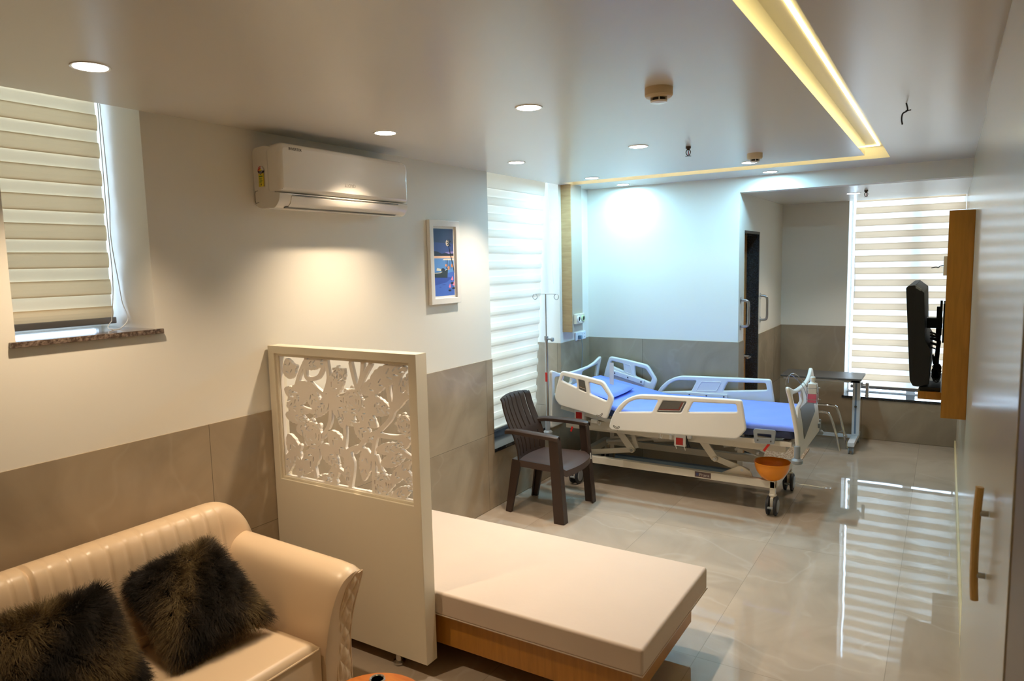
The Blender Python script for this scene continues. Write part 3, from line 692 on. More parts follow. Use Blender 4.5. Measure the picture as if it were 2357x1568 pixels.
for a, b in ((.392, 1.122), (1.128, 1.858)):
    def seat(u, v, a=a, b=b):
        x = .30+(.90-.30)*u; y = a+(b-a)*v
        e = min(1, min(v, 1-v)/.07); ex = min(1, (1-u)/.06)
        crease = -.006*math.exp(-((x-.58)/.02)**2)*e
        return (x, y, .40+.028*math.sqrt(max(0, 1-(1-e)**2))*math.sqrt(max(0, 1-(1-ex)**2))+crease+.004*math.sin(PI*v))
    g = G(); g.grid(seat, 40, 44); nv = 44
    b0 = len(g.v); ring = [i*nv for i in range(40)]+[39*nv+j for j in range(1, 44)]+[i*nv+43 for i in range(38, -1, -1)]+[j for j in range(42, 0, -1)]
    low = [(g.v[i][0], g.v[i][1], .22) for i in ring]; g.v += low; n = len(ring)
    for k in range(n): g.f.append((ring[k], ring[(k+1) % n], b0+(k+1) % n, b0+k)); g.mi.append(0)
    g.f.append(tuple(b0+k for k in range(n))); g.mi.append(0)
    o = make('seat_cushion', g, M_leather, so, ang=55)
    make('piping', G().tube([(.902, a+.01, .398), (.902, b-.01, .398)], .004, 6), M_leather, o)
make('base', G().box(.06, .395, .08, .885, 1.855, .22), M_leather, so, bevel=.008)
for x in (.12, .84):
    for y in (.32, 1.94): make('leg', G().cyl((x, y, 0), (x, y, .09), .016, .022, 14), M_trimbrown, so)

# ------------------------------------------------------------------ fur cushions
def fur_mat(name):
    m, nt, b, N, L = nodes(name)
    at = N('ShaderNodeAttribute'); at.attribute_name = 'band'
    rp = N('ShaderNodeValToRGB'); e = rp.color_ramp.elements
    e[0].position = .0; e[0].color = (*lin('#19130c'), 1); e[1].position = 1; e[1].color = (*lin('#8c754c'), 1); k = e.new(.5); k.color = (*lin('#392c1b'), 1)
    L(at.outputs['Fac'], rp.inputs[0]); L(rp.outputs[0], b.inputs['Base Color']); b.inputs['Roughness'].default_value = .55; b.inputs['Specular IOR Level'].default_value = .3
    return m
M_fur = fur_mat('striped_fur'); M_furbase = mat('fur_backing', '#1a140e', .9)
def fur_cushion(label, TL, TR, BR, BL, nh, ph):
    TL, TR, BR, BL = [np.array(p, float) for p in (TL, TR, BR, BL)]
    n = np.cross(TR-TL, BL-TL); n /= np.linalg.norm(n)
    if n[0] < 0: n = -n
    ctr = (TL+TR+BR+BL)/4
    t = thing('fur_cushion', label, 'cushion', tuple(ctr-np.array([0, 0, .2])), 'dark fur cushions on the sofa')
    def sur(u, v, s):
        # pinched edges, plump centre
        p = (TL*(1-u)+TR*u)*(1-v)+(BL*(1-u)+BR*u)*v
        a, b = 2*u-1, 2*v-1
        pin = .05*((1-a*a)*(abs(b)**3)+(1-b*b)*(abs(a)**3))
        p = p+(ctr-p)*pin*1.1
        h = .085*((1-a**4)*(1-b**4))**.6
        return p+n*h*s
    N_ = 22; g = G()
    for s in (1, -1): g.grid(lambda u, v: tuple(sur(u, v, s)), N_, N_)
    make('cover', g, M_furbase, t, weld=True, ang=80)
    # strands
    pts = []; band = []; rad = []; sizes = []
    r2 = np.random.default_rng(ph)
    for k in range(nh):
        s = 1 if r2.random() < .86 else -1
        u, v = r2.random(), r2.random()
        if r2.random() < .2:
            if r2.random() < .5: u = r2.choice([0.0, 1.0])+r2.normal(0, .01)
            else: v = r2.choice([0.0, 1.0])+r2.normal(0, .01)
            u, v = min(max(u, 0), 1), min(max(v, 0), 1)
        p = sur(u, v, s); ee = .012
        du = sur(min(u+ee, 1), v, s)-sur(max(u-ee, 0), v, s); dv = sur(u, min(v+ee, 1), s)-sur(u, max(v-ee, 0), s)
        nn = np.cross(du, dv); nn = nn/(np.linalg.norm(nn)+1e-9)
        if nn@n*s < 0: nn = -nn
        out = p-ctr; out = out/(np.linalg.norm(out)+1e-9)
        edge = max(abs(2*u-1), abs(2*v-1))**6
        cl = math.sin(u*23+2*math.sin(v*17))*.5+math.sin(v*29+u*11)*.5           # clumps lean together
        tang = du/np.linalg.norm(du+1e-9)*(.55*cl+.25*r2.normal())+np.array([0, 0, -1.])*.55+dv/np.linalg.norm(dv+1e-9)*.25*math.sin(u*31+v*13)
        d = nn*(.55+.3*r2.random())+tang*.8+out*edge*1.0
        d /= np.linalg.norm(d); L = .028+.028*r2.random()
        c = r2.normal(0, .22, 3)
        for q in (0, .33, .66, 1.):
            pts.append(p+d*L*q+(c*.018+np.array([0, 0, -.010]))*q*q); rad.append(.00062*(1-.8*q))
        bx = .5+.5*math.sin((u*.75+v*.85)*2*PI*1.25+ph+.5*math.sin(u*9+v*5))
        band.append(min(max(bx*.8+r2.normal(0, .16), 0), 1)); sizes.append(4)
    cv = bpy.data.hair_curves.new('fur'); cv.add_curves(sizes)
    A = np.array(pts)-np.array(ORG[t]); cv.position_data.foreach_set('vector', A.astype(np.float32).ravel())
    ra = cv.attributes.get('radius') or cv.attributes.new('radius', 'FLOAT', 'POINT'); ra.data.foreach_set('value', np.array(rad, np.float32))
    ba = cv.attributes.new('band', 'FLOAT', 'CURVE'); ba.data.foreach_set('value', np.array(band, np.float32))
    cv.materials.append(M_fur)
    o = bpy.data.objects.new('fur', cv); COL.objects.link(o); o.parent = t; o['kind'] = 'stuff'
fur_cushion('dark brown fur cushion leaning in the corner between sofa back and arm', (.245, 1.455, .70), (.285, 1.80, .75), (.655, 1.80, .505), (.60, 1.43, .475), 26000, 3)
fur_cushion('dark brown fur cushion standing nearer the middle of the sofa, cut by the frame', (.40, .83, .82), (.42, 1.265, .79), (.59, 1.305, .475), (.585, .84, .47), 30000, 5)

# ------------------------------------------------------------------ round stool
st = thing('round_stool', 'round orange brown wooden stool in front of the sofa, only its top edge showing', 'stool', (1.395, 1.633, 0))
cx, cy = 1.395, 1.633
make('seat', G().lathe([(.0, .425), (.17, .425), (.188, .432), (.192, .44), (.188, .448), (.17, .45), (.0, .45)], (cx, cy, 0), 48), wood_mat('cherry_wood', '#b05a1c', '#cc7a30', .3, (3, 14, 3)), st)
for k in range(4):
    a = PI/4+k*PI/2; make('leg', G().cyl((cx+.16*math.cos(a), cy+.16*math.sin(a), 0), (cx+.12*math.cos(a), cy+.12*math.sin(a), .43), .014, .018, 14), M_honey, st)
gx, gy = 1.312, 1.752
make('grip_ring', G().lathe([(.021, .4502), (.024, .4535), (.028, .4535), (.03, .4502)], (gx, gy, 0), 24), M_chrome, st)
make('grip_hole', G().lathe([(0, .4506), (.022, .4506)], (gx, gy, 0), 24), M_black, st)

# ------------------------------------------------------------------ plastic armchair
ch = thing('plastic_armchair', 'dark brown slatted plastic armchair standing by the tall window', 'chair', (.39, 4.72, 0))
CX, CY = .39, 4.715; ca, sa = math.cos(.03), math.sin(.03)
def cw(f, s, z): return (CX+f*ca-s*sa, CY+f*sa+s*ca, z)
# backrest: S curved shell with slots
bp = bez([(-.185, 0, .415), (-.19, 0, .50), (-.215, 0, .60), (-.262, 0, .70), (-.30, 0, .80), (-.318, 0, .87), (-.342, 0, .905)], 10)
NU = 7; us = []; tags_ = []
for k in range(NU):
    a, b = -1+2*k/NU, -1+2*(k+1)/NU; wsl = .034
    a2 = a+(wsl if k else 0); b2 = b-(wsl if k < NU-1 else 0)
    for q in range(4): us.append(a2+(b2-a2)*q/3); tags_.append(k)
NV = len(bp)-1
def bpt(u, j, off):
    p = bp[j]; v = j/NV; hw = .218+.014*math.sin(PI*v)+(-.012 if v > .93 else 0)
    q = (bp[min(j+1, NV)]-bp[max(j-1, 0)]).normalized(); nrm = Vector((q.z, 0, -q.x))
    bow = .035*u*u                                   # sides wrap forward
    k_ = math.sin(7*PI*(u+1)/2+PI/2) if v > .97 else 0
    return cw(p.x+bow+nrm.x*off, u*hw, p.z+nrm.z*off-(.012*u*u if v > .9 else 0))
g = G(); W = len(us); th = .011
for o_ in (th/2, -th/2):
    for i in range(W):
        for j in range(NV+1): g.v.append(bpt(us[i], j, o_))
def solid(i, j):
    if i < 0 or i >= W-1 or j < 0 or j >= NV: return False
    if tags_[i] == tags_[i+1]: return True
    v = (j+.5)/NV
    return not (.06 < v < .30 or .38 < v < .92 or v > .975)
H_ = W*(NV+1); vi = lambda i, j, s: i*(NV+1)+j+(H_ if s else 0)
for i in range(W-1):
    for j in range(NV):
        if not solid(i, j): continue
        for s in (0, 1):
            f = (vi(i,j,s), vi(i+1,j,s), vi(i+1,j+1,s), vi(i,j+1,s)); g.f.append(f if s else f[::-1]); g.mi.append(0)
        for (di, dj), (e0, e1) in (((-1,0),((i,j),(i,j+1))), ((1,0),((i+1,j+1),(i+1,j))), ((0,-1),((i+1,j),(i,j))), ((0,1),((i,j+1),(i+1,j+1)))):
            if not solid(i+di, j+dj): g.f.append((vi(*e0,0), vi(*e1,0), vi(*e1,1), vi(*e0,1))); g.mi.append(0)
make('backrest', g, M_chair, ch, ang=50)
# seat with rolled front and apron
def seatp(u, v):
    f = -.215+.475*u; hw = .205+.045*u**.8-(.03*max(0, (u-.85)/.15)**2)
    s = hw*(2*v-1); z = .425-.012*math.sin(PI*v)*math.sin(PI*min(u*1.1, 1))-.03*max(0, (u-.84)/.16)**2
    f += .03*(1-(2*v-1)**2)*max(0, (u-.6)/.4)
    return cw(f, s, z)
g = G(); g.grid(seatp, 24, 18); nv = 18
ring = [i*nv for i in range(24)]+[23*nv+j for j in range(1, 18)]+[i*nv+17 for i in range(22, -1, -1)]+[j for j in range(16, 0, -1)]
b0 = len(g.v); g.v += [(g.v[i][0], g.v[i][1], g.v[i][2]-.05) for i in ring]; n = len(ring)
for k in range(n): g.f.append((ring[k], ring[(k+1) % n], b0+(k+1) % n, b0+k)); g.mi.append(0)
b1 = len(g.v); cc = cw(.02, 0, 0)
g.v += [(cc[0]+(g.v[i][0]-cc[0])*.965, cc[1]+(g.v[i][1]-cc[1])*.965, g.v[i][2]-.05) for i in ring]
for k in range(n): g.f.append((b0+k, b0+(k+1) % n, b1+(k+1) % n, b1+k)); g.mi.append(0)
b2 = len(g.v); g.v += [(g.v[b1+k][0], g.v[b1+k][1], g.v[b1+k][2]+.042) for k in range(n)]
for k in range(n): g.f.append((b1+k, b1+(k+1) % n, b2+(k+1) % n, b2+k)); g.mi.append(0)
g.f.append(tuple(b2+k for k in range(n))); g.mi.append(0)
make('seat', g, mat('brown_resin_seat', '#4a3a34', .4, bump=(200,.05,.001)), ch, ang=50)
for s in (-1, 1):
    g = G()
    g.bar(cw(.185, s*.272, .645), cw(.232, s*.285, 0), .030, .078, up=(1,0,0), w2=.03, h2=.088)      # outer flange
    g.bar(cw(.218, s*.255, .64), cw(.270, s*.262, 0), .052, .012, up=(1,0,0), w2=.06, h2=.014)
    make('leg', g, M_chair, ch, bevel=.005)
    g = G(); g.bar(cw(-.17, s*.205, .42), cw(-.245, s*.218, 0), .018, .085, up=(1,0,0), w2=.03, h2=.05); g.bar(cw(-.20, s*.195, .42), cw(-.262, s*.205, 0), .04, .014, up=(1,0,0), w2=.036)
    make('leg', g, M_chair, ch, bevel=.004)
    ap = [cw(-.245, s*.222, .655), cw(-.16, s*.248, .672), cw(-.02, s*.268, .672), cw(.10, s*.275, .668), cw(.19, s*.274, .662), cw(.228, s*.272, .655)]
    pts = bez(ap, 6); g = G(); vs = []; m = len(pts)
    for i, p in enumerate(pts):
        t = i/(m-1); w = .026+.008*math.sin(PI*t); d = (pts[min(i+1, m-1)]-pts[max(i-1, 0)]).normalized(); a = Vector((-d.y, d.x, 0)).normalized()
        for q, h in ((-w, -.006), (-w*.7, .004), (0, .008), (w*.7, .004), (w, -.006), (w, -.03), (w*.7, -.03), (w*.7, -.004), (-w*.7, -.004), (-w*.7, -.03), (-w, -.03)): vs.append(p+a*q+Vector((0, 0, h)))
    k = 11; g.add(vs, [(i*k+j, i*k+(j+1) % k, (i+1)*k+(j+1) % k, (i+1)*k+j) for i in range(m-1) for j in range(k)]+[tuple(range(k))[::-1], tuple((m-1)*k+j for j in range(k))])
    make('armrest', g, M_chair, ch, ang=40)
make('sticker', G().bar(cw(.249, .262, .36), cw(.245, .262, .41), .01, .002, up=(1,0,0)), M_white, ch)
# ------------------------------------------------------------------ hospital bed
bed = thing('hospital_bed', 'white adjustable hospital bed with blue sheeted mattress and raised side rails', 'hospital bed', (1.15, 5.70, 0))
YN, YR = 5.20, 6.20
head_o = round_poly([(.262, 1.028), (.451, 1.002), (.653, .965), (.745, .825), (.678, .648), (.395, .70), (.240, .727), (.193, .79), (.213, .879)], [.03, .02, .03, .03, .025, .02, .03, .03, .02])
hA = round_poly([(.284, .985), (.405, .962), (.412, .892), (.265, .943)], .012)
hB = round_poly([(.425, .963), (.481, .953), (.496, .862), (.432, .883)], .006)
hC = round_poly([(.522, .947), (.633, .925), (.694, .842), (.681, .800), (.529, .849)], .014)
foot_o = round_poly([(.698, .587), (.723, .673), (.773, .761), (.846, .831), (.917, .866), (.978, .882), (1.126, .888), (1.764, .903), (1.799, .681), (1.735, .603), (.722, .563)], [.03, .05, .05, .05, .05, .05, .05, .025, .02, .03, .03])
fA = round_poly([(.795, .722), (.868, .805), (.941, .839), (1.119, .847), (1.071, .748)], [.01, .04, .04, .015, .015])
fB = round_poly([(1.112, .751), (1.162, .845), (1.348, .852), (1.305, .766)], .008)
fC = round_poly([(1.398, .854), (1.722, .866), (1.733, .808), (1.36, .773)], .012)
def rail(yy, o, holes, plate, near):
    r = make('side_rail', slab(o, holes, .036, .011, lambda u, v, w: (u, yy+w, v)), M_abs, bed, ang=50)
    y_in = yy+.012 if near else yy-.012
    return r
def shrink(p, d):
    c = Vector((sum(a for a, b in p)/len(p), sum(b for a, b in p)/len(p))); return [tuple(c+(Vector(q)-c)*(1-d)) for q in p]
for yy, near in ((YN, True), (YR, False)):
    s = -1 if near else 1
    r1 = rail(yy, head_o, [hA, hC]+([hB] if near else []), None, near)
    r2 = rail(yy, foot_o, [fA, fC]+([fB] if near else []), None, near)
    if near:
        for r, hole, st_ in ((r1, hB, 0), (r2, fB, 1)):
            make('angle_gauge', G().prism(shrink(hole, .02), 'y', yy-.014, yy+.008), M_dgrey, r)
            g = G(); yq = yy-.0146
            if st_:
                for z_, k_ in ((.006, 0),):
                    g.bar((1.128, yq, .774), (1.292, yq, .785), .009, .001, up=(0,1,0)); g.bar((1.288, yq, .786), (1.318, yq, .846), .009, .001, up=(0,1,0))
                g.m = 1; g.bar((1.124, yq, .766), (1.30, yq, .777), .003, .001, up=(0,1,0)); g.bar((1.296, yq, .777), (1.33, yq, .847), .003, .001, up=(0,1,0))
            else:
                g.bar((.436, yq, .908), (.487, yq, .892), .006, .001, up=(0,1,0)); g.m = 1; g.bar((.435, yq, .902), (.489, yq, .886), .003, .001, up=(0,1,0))
            make('gauge_stripe', g, [M_maroon if st_ else M_trimbrown, M_abs], r)
        for r, (cx_, cz_), tl in ((r1, (.618, .687), .35), (r2, (.768, .603), -.08)):
            pts = [(cx_+.028*math.cos(a)*1.0+.0, yy-.0185, cz_+.02*math.sin(a)+tl*.028*math.cos(a)) for a in np.linspace(PI*1.08, PI*1.92, 9)]
            pts2 = [(cx_+(p[0]-cx_)*.86, p[1], p[2]+.0115+(-.004 if i in (0, 8) else 0)) for i, p in enumerate(pts[::-1])]
            make('grip_mark', G().tube(pts+pts2, .0022, 6, closed=True), M_dgrey, r)
    else:
        # inner faces of the far rails: recessed panel outline and bolted bar
        for r, pl, bar in ((r1, hB, [(.30, .875), (.62, .795)]), (r2, shrink(fB, .05), [(1.03, .715), (1.40, .722)])):
            make('panel_outline', G().tube([(a, yy-.019, b) for a, b in pl], .003, 6, closed=True), M_abs, r)
            (x0, z0), (x1, z1) = bar
            make('mounting_bar', G().bar((x0, yy-.024, z0), (x1, yy-.024, z1), .016, .045, up=(0,0,1)), M_abs, r, bevel=.005)
            for t in (.08, .5, .92): make('bolt', G().cyl((x0+(x1-x0)*t, yy-.034, z0+(z1-z0)*t), (x0+(x1-x0)*t, yy-.03, z0+(z1-z0)*t), .008, n=10), M_dgrey, r)
# end boards, drawn in (s = across the bed, z)
def endboard(name, x, lean, panel):
    h = [(-.455, .50), (-.462, .70), (-.487, .90), (-.512, 1.0), (-.50, 1.022), (-.45, 1.01), (-.38, .985), (-.25, .962), (0, .955)]
    o = h+[(-a, b) for a, b in h[-2::-1]]
    o = round_poly(o, [.03]+[.03]*2+[.012]*2+[.04]*(len(o)-10)+[.012]*2+[.03]*3)
    slot = round_poly([(-.445, .955), (-.10, .925), (-.10, .86), (-.30, .84), (-.36, .80), (-.415, .79)], .025)
    slots = [slot, [(-a, b) for a, b in slot][::-1]]
    e = make(name, slab(o, slots, .03, .011, lambda u, v, w: (x+w+lean*(max(v-.55, 0)/.48)**1.3, 5.70+u, v)), M_abs, bed, ang=50)
    sg = 1 if lean < 0 else -1
    if panel:
        g = G(); pq = [(-.27, .825), (.28, .825), (.28, .70), (-.27, .60)]
        xx = lambda v: x+.0155+lean*(max(v-.55, 0)/.48)**1.3
        g.add([(xx(b)+d, 5.70+a, b) for d in (-.001, .0025) for a, b in pq], [(0,3,2,1), (4,5,6,7), (0,1,5,4), (1,2,6,5), (2,3,7,6), (3,0,4,7)])
        make('grey_panel', g, M_dgrey, e, bevel=.0008)
        make('latch', G().box(x+.013, 6.06, .545, x+.03, 6.10, .585), M_grey, e, bevel=.003)
    return e
endboard('footboard', 2.15, -.075, True)
endboard('headboard', .115, .045, False)
# corner bumpers with posts
for x, y in ((2.15, 5.215), (2.15, 6.185), (.137, 5.165), (.13, 6.2)):
    g = G(); g.lathe([(0, .465), (.034, .465), (.040, .472), (.040, .49), (.032, .5), (.021, .505), (.0205, .585), (.019, .592), (0, .592)], (x, y, 0), 22)
    make('corner_bumper', g, M_grey, bed)
# mattress under a blue sheet, head part raised
def mtop(x): return .712 if x > .86 else .712+(.86-x)*.19
def mbot(x): return .605 if x > .86 else .605+(.86-x)*.17
def mat_s(u, v):
    x = .20+(2.115-.20)*u; c = 2*PI*v; s = math.sin(c); co = math.cos(c)
    k = 4.5; den = (abs(co)**k+abs(s)**k)**(1/k); yy_, zz = co/den, s/den
    zt, zb_ = mtop(x), mbot(x); zc, hz = (zt+zb_)/2, (zt-zb_)/2
    e = min(1, min(u, 1-u)/.012); e = .94+.06*e
    wr = 0 if zz > .5 else .004*math.sin(x*26+zz*3)
    return (x, 5.70+yy_*.432*e+(wr if abs(yy_) > .9 else 0), zc+zz*hz*e+(wr if zz > .8 else 0))
g = G(); g.grid(mat_s, 120, 64, cv=True); g.f.append(tuple(range(64))); g.mi.append(0); g.f.append(tuple(119*64+i for i in range(64))[::-1]); g.mi.append(0)
make('mattress', g, M_navy, bed, ang=50)
def sheet(u, v):
    # sheet over the top, tucked a little way down both long sides
    x = .195+(2.12-.195)*u; t = v*2-1; a = abs(t)*(.462+.006*math.sin(x*5)+.012*max(0, x-1.6)); s = 1 if t > 0 else -1; zt = mtop(x)
    flat = .418
    wr = .005*math.sin(x*8+t*4)*math.cos(t*6)+.003*math.sin(x*21-t*9)
    if a < flat: y, z = a, zt+.009+wr*.6
    else:
        q = min((a-flat)/.03, 1)*PI/2; y = flat+.022*math.sin(q)+.002*math.sin(x*30); z = zt+.009-.026*(1-math.cos(q))-max(0, a-flat-.03)*.9+.05*math.sin(x*6+1)*max(0, a-flat)
    return (x, 5.70+s*y, z)
g = G(); g.grid(sheet, 150, 90); make('sheet', g, M_sheet, bed, ang=60)
# mattress platform
g = G()
for y in (5.29, 6.11): g.box(.86, y-.018, .565, 2.10, y+.018, .60); g.bar((.86, y, .583), (.21, y, .695), .036, .035)
for x in (.9, 1.2, 1.5, 1.8, 2.06): g.box(x-.02, 5.30, .57, x+.02, 6.10, .598)
g.bar((.5, 5.70, .642), (.5, 5.701, .642), .04, .8)
make('mattress_platform', g, M_bedmetal, bed, bevel=.004)
g = G()
for y in (5.36, 6.04): g.box(.22, y-.02, .50, 2.05, y+.02, .56)
g.box(.22, 5.36, .50, .27, 6.04, .56); g.box(2.0, 5.36, .50, 2.05, 6.04, .56); g.box(.45, 5.30, .525, .72, 5.36, .60)
make('upper_frame', g, M_bedmetal, bed, bevel=.006)
# lower chassis
g = G()
for y in (5.39, 6.02): g.box(.27, y-.025, .205, 1.975, y+.025, .265)
g.box(.27, 5.39, .205, .33, 6.02, .265); g.box(1.925, 5.39, .205, 1.985, 6.02, .265)
g.prism([(1.56, .262), (1.80, .262), (1.78, .30), (1.72, .335), (1.69, .335)], 'y', 5.415, 5.43)
base = make('chassis', g, M_bedmetal, bed, bevel=.006)
make('name_plate', G().box(1.362, 5.3628, .216, 1.49, 5.366, .259), mat('name_plate_maroon', '#5d4540', .4), base)
g = text_g('Prana', .036, lambda u, v, w: (1.438+u, 5.3624-w, .236+v)); make('name_letters', g, M_lightink, base)
g = G(); g.box(1.372, 5.362, .226, 1.392, 5.364, .248); make('name_emblem', g, mat('emblem_blue', '#3a4066', .4), base)
make('hose_channel', G().box(.60, 5.52, .222, 1.62, 5.57, .258), mat('dull_blue', '#5f7488', .45), bed, bevel=.006)
for y in (5.44, 5.97):
    g = G(); g.bar((.66, y, .525), (.80, y, .345), .06, .02, up=(0,1,0)); g.cyl((.80, y-.02, .345), (.80, y+.02, .345), .022)
    make('lift_arm', g.bar((.80, y+.012, .345), (.40, y+.012, .275), .045, .014, up=(0,1,0)), M_bedmetal, bed, bevel=.003)
    g = G(); g.bar((1.375, y, .53), (1.503, y, .362), .06, .02, up=(0,1,0)); g.cyl((1.503, y-.02, .362), (1.503, y+.02, .362), .022)
    make('lift_arm', g.bar((1.503, y+.012, .362), (1.76, y+.012, .285), .05, .014, up=(0,1,0)), M_bedmetal, bed, bevel=.003)
    make('pivot_link', G().bar((.785, y+.03, .49), (.835, y+.03, .36), .035, .02, up=(0,1,0)), M_bedmetal, bed)
    make('push_rod', G().bar((.80, y+.03, .48), (1.02, y+.03, .468), .02, .02), M_bedmetal, bed)
    for px, pz in ((.80, .345), (1.503, .362), (1.717, .305)): make('pivot_pin', G().cyl((px, y-.026, pz), (px, y-.01, pz), .012, n=12), M_steel, bed)
g = G(); g.cyl((.9, 5.70, .40), (1.45, 5.70, .48), .035, n=16); g.cyl((.45, 5.70, .32), (.9, 5.70, .40), .018, n=12); g.box(1.35, 5.64, .44, 1.5, 5.76, .53)
make('actuator', g, M_bedmetal, bed)
g = G(); g.bar((1.50, 5.75, .40), (1.78, 5.75, .47), .12, .02); g.bar((1.62, 5.6, .41), (1.70, 5.6, .49), .03, .02); g.box(1.60, 5.58, .49, 1.64, 6.0, .56); make('leg_linkage', g, M_bedmetal, bed)
# release units with red labels, hooks, retainer and red lever
for x0, z0 in ((.345, .60), (1.225, .475)):
    g = G(); g.box(x0, 5.262, z0, x0+.092, 5.31, z0+.098); g.bar((x0+.008, 5.27, z0+.01), (x0+.018, 5.27, z0-.025), .006, .008); g.bar((x0+.075, 5.27, z0+.01), (x0+.09, 5.27, z0-.03), .006, .008)
    u = make('release_unit', g, M_abs, bed, bevel=.004)
    make('red_label', G().box(x0+.016, 5.2588, z0+.012, x0+.072, 5.2625, z0+.068), M_red, u)
make('gas_spring', G().cyl((1.305, 5.29, .565), (1.335, 5.285, .47), .011, n=10), M_black, bed)
make('hook_rail', G().box(1.09, 5.27, .555, 1.22, 5.30, .585).box(1.185, 5.262, .52, 1.205, 5.285, .56), M_abs, bed, bevel=.002)
make('hook', G().tube(bez([(1.112, 5.265, .56), (1.112, 5.262, .53), (1.122, 5.262, .525), (1.128, 5.264, .55)], 5), .004, 6), M_abs, bed)
make('hook', G().tube(bez([(.565, 5.265, .61), (.57, 5.26, .58), (.585, 5.26, .578), (.592, 5.262, .60)], 5), .005, 6), M_abs, bed)
make('rail_bracket', G().box(1.33, 5.262, .545, 1.36, 5.30, .60), M_abs, bed, bevel=.002)
make('rail_bracket', G().box(.50, 5.262, .585, .555, 5.29, .62), M_abs, bed, bevel=.002)
ret = round_poly([(1.85, .578), (1.838, .672), (1.848, .687), (1.99, .69), (2.0, .676), (1.988, .582)], .012); rh = round_poly([(1.872, .622), (1.866, .652), (1.968, .655), (1.968, .626)], .006)
rt = make('mattress_retainer', slab(ret, [rh], .012, .003, lambda u, v, w: (u, 5.235+w, v)), M_grey, bed)
for x in (1.872, 1.965): make('screw', G().cyl((x, 5.229, .603), (x, 5.225, .603), .006, n=10), M_dgrey, rt)
make('red_lever', G().bar((1.952, 5.24, .582), (1.915, 5.235, .525), .018, .012, up=(0,1,0)), M_red, bed, bevel=.003)
make('red_lever', G().bar((.325, 5.262, .535), (.31, 5.262, .49), .018, .008, up=(0,1,0)), M_red, bed, bevel=.003)
for x, y in ((1.955, 5.385), (1.955, 6.04), (.30, 5.385), (.30, 6.04)):
    g = G(); g.box(x-.02, y-.02, .16, x+.02, y+.02, .26); g.lathe([(.014, .165), (.026, .16), (.03, .15), (.026, .14), (.014, .135)], (x, y, 0), 18); g.box(x-.012, y-.045, .05, x+.012, y+.02, .14)
    c = make('caster', g, M_bedmetal, bed, bevel=.003)
    for s in (-1, 1):
        xa = x+s*.027
        make('wheel', G().lathe([(0, -.013), (.03, -.014), (.06, -.012), (.072, -.008), (.0735, 0), (.072, .008), (.06, .012), (.03, .014), (0, .013)], (xa, y-.012, .0735), 30, 'x'), M_rubber, c)
        make('hub_cap', G().lathe([(.05, .0), (.046, s*.004), (0, s*.006)], (xa+s*.0125, y-.012, .0735), 24, 'x'), M_grey, c)
    make('brake_pedal', G().box(x-.02, y-.10, .07, x+.02, y-.075, .082), M_grey, c, bevel=.003)

# things on and around the bed
pw = []
def pil(u, v):
    a, b = 2*u-1, 2*v-1; A, B = Vector((.235, 5.40, 0)), Vector((.645, 5.30, 0))
    x = .25+.385*u; y = 5.31+.58*v; z = mtop(x)+.036+.03*((1-a**8)*(1-b**8))**.5+.004*math.sin(x*14+y*5)
    return (x-.012*(1-u)*0+.01*math.sin(v*3), y, z)
g = G(); g.grid(pil, 30, 36); g.grid(lambda u, v: (pil(u, v)[0], pil(u, v)[1], mtop(pil(u, v)[0])+.036-.022*min(1, 14*min(u, 1-u, v, 1-v))), 30, 36)
tag(make('bed_pillow', g, M_sheet, weld=True, ang=60), 'thin blue covered pillow on the raised head end of the hospital bed', 'pillow')
iv = thing('iv_pole', 'slim steel drip pole with two ring hooks at the head corner of the bed', 'drip stand', (.137, 5.165, .592))
ix, iy = .137, 5.165
make('lower_tube', G().cyl((ix, iy, .592), (ix, iy, 1.29), .013, n=14), M_steel, iv)
make('upper_rod', G().cyl((ix, iy, 1.27), (ix, iy, 1.68), .0055, n=10), M_steel, iv)
g = G(); g.cyl((ix, iy, 1.285), (ix, iy, 1.32), .017, n=14); g.cyl((ix, iy, 1.30), (ix+.06, iy-.01, 1.295), .008, n=10); g.lathe([(0, -.01), (.016, -.008), (.018, 0), (.016, .01), (0, .012)], (ix+.062, iy-.01, 1.295), 14, 'x'); make('clamp_knob', g, M_grey, iv)
for s in (-1, 1):
    ring = [(ix+s*(.103)+.022*math.cos(a), iy+.0, 1.655+.022*math.sin(a)) for a in np.linspace(PI/2, PI/2+2*PI*.95*s, 24)]
    make('hook', G().tube([(ix, iy, 1.678), (ix+s*.06, iy, 1.679)]+ring, .003, 7), M_steel, iv)
make('red_tag', G().box(ix-.008, iy-.0165, .93, ix+.012, iy-.012, 1.01), M_red, iv, bevel=.002)

sb = thing('sanitizer_bottle', 'white square bottle half full of pink sanitizer hanging on the footboard', 'bottle', (2.205, 5.45, .875))
sh = [(2.180, 5.42), (2.236, 5.42), (2.236, 5.48), (2.180, 5.48)]
make('body', G().box(2.177, 5.42, .94, 2.239, 5.478, 1.02), mat('translucent_white', '#efeee9', .35), sb, bevel=.008)
make('pink_liquid', G().box(2.177, 5.42, .877, 2.239, 5.478, .9405), mat('pink_liquid', '#e2708f', .3), sb, bevel=.006)
make('neck', G().lathe([(.024, 1.018), (.02, 1.026), (.015, 1.03), (.015, 1.04)], (2.208, 5.449, 0), 18), M_white, sb)
make('cap', G().lathe([(0, 1.038), (.018, 1.038), (.018, 1.062), (.012, 1.068), (0, 1.068)], (2.208, 5.449, 0), 18), M_white, sb)
wh = thing('wire_bottle_holder', 'thin wire holder hooked over the footboard around the sanitizer bottle', 'holder', (2.205, 5.45, .872))
g = G(); r_ = .0022
for z in (.90, .985): g.tube([(2.173, 5.415, z), (2.243, 5.415, z), (2.243, 5.483, z), (2.173, 5.483, z)], r_, 6, closed=True); g.tube(bez([(2.243, 5.44, z), (2.258, 5.44, z+.004), (2.26, 5.455, z), (2.245, 5.462, z)], 5), r_, 6)
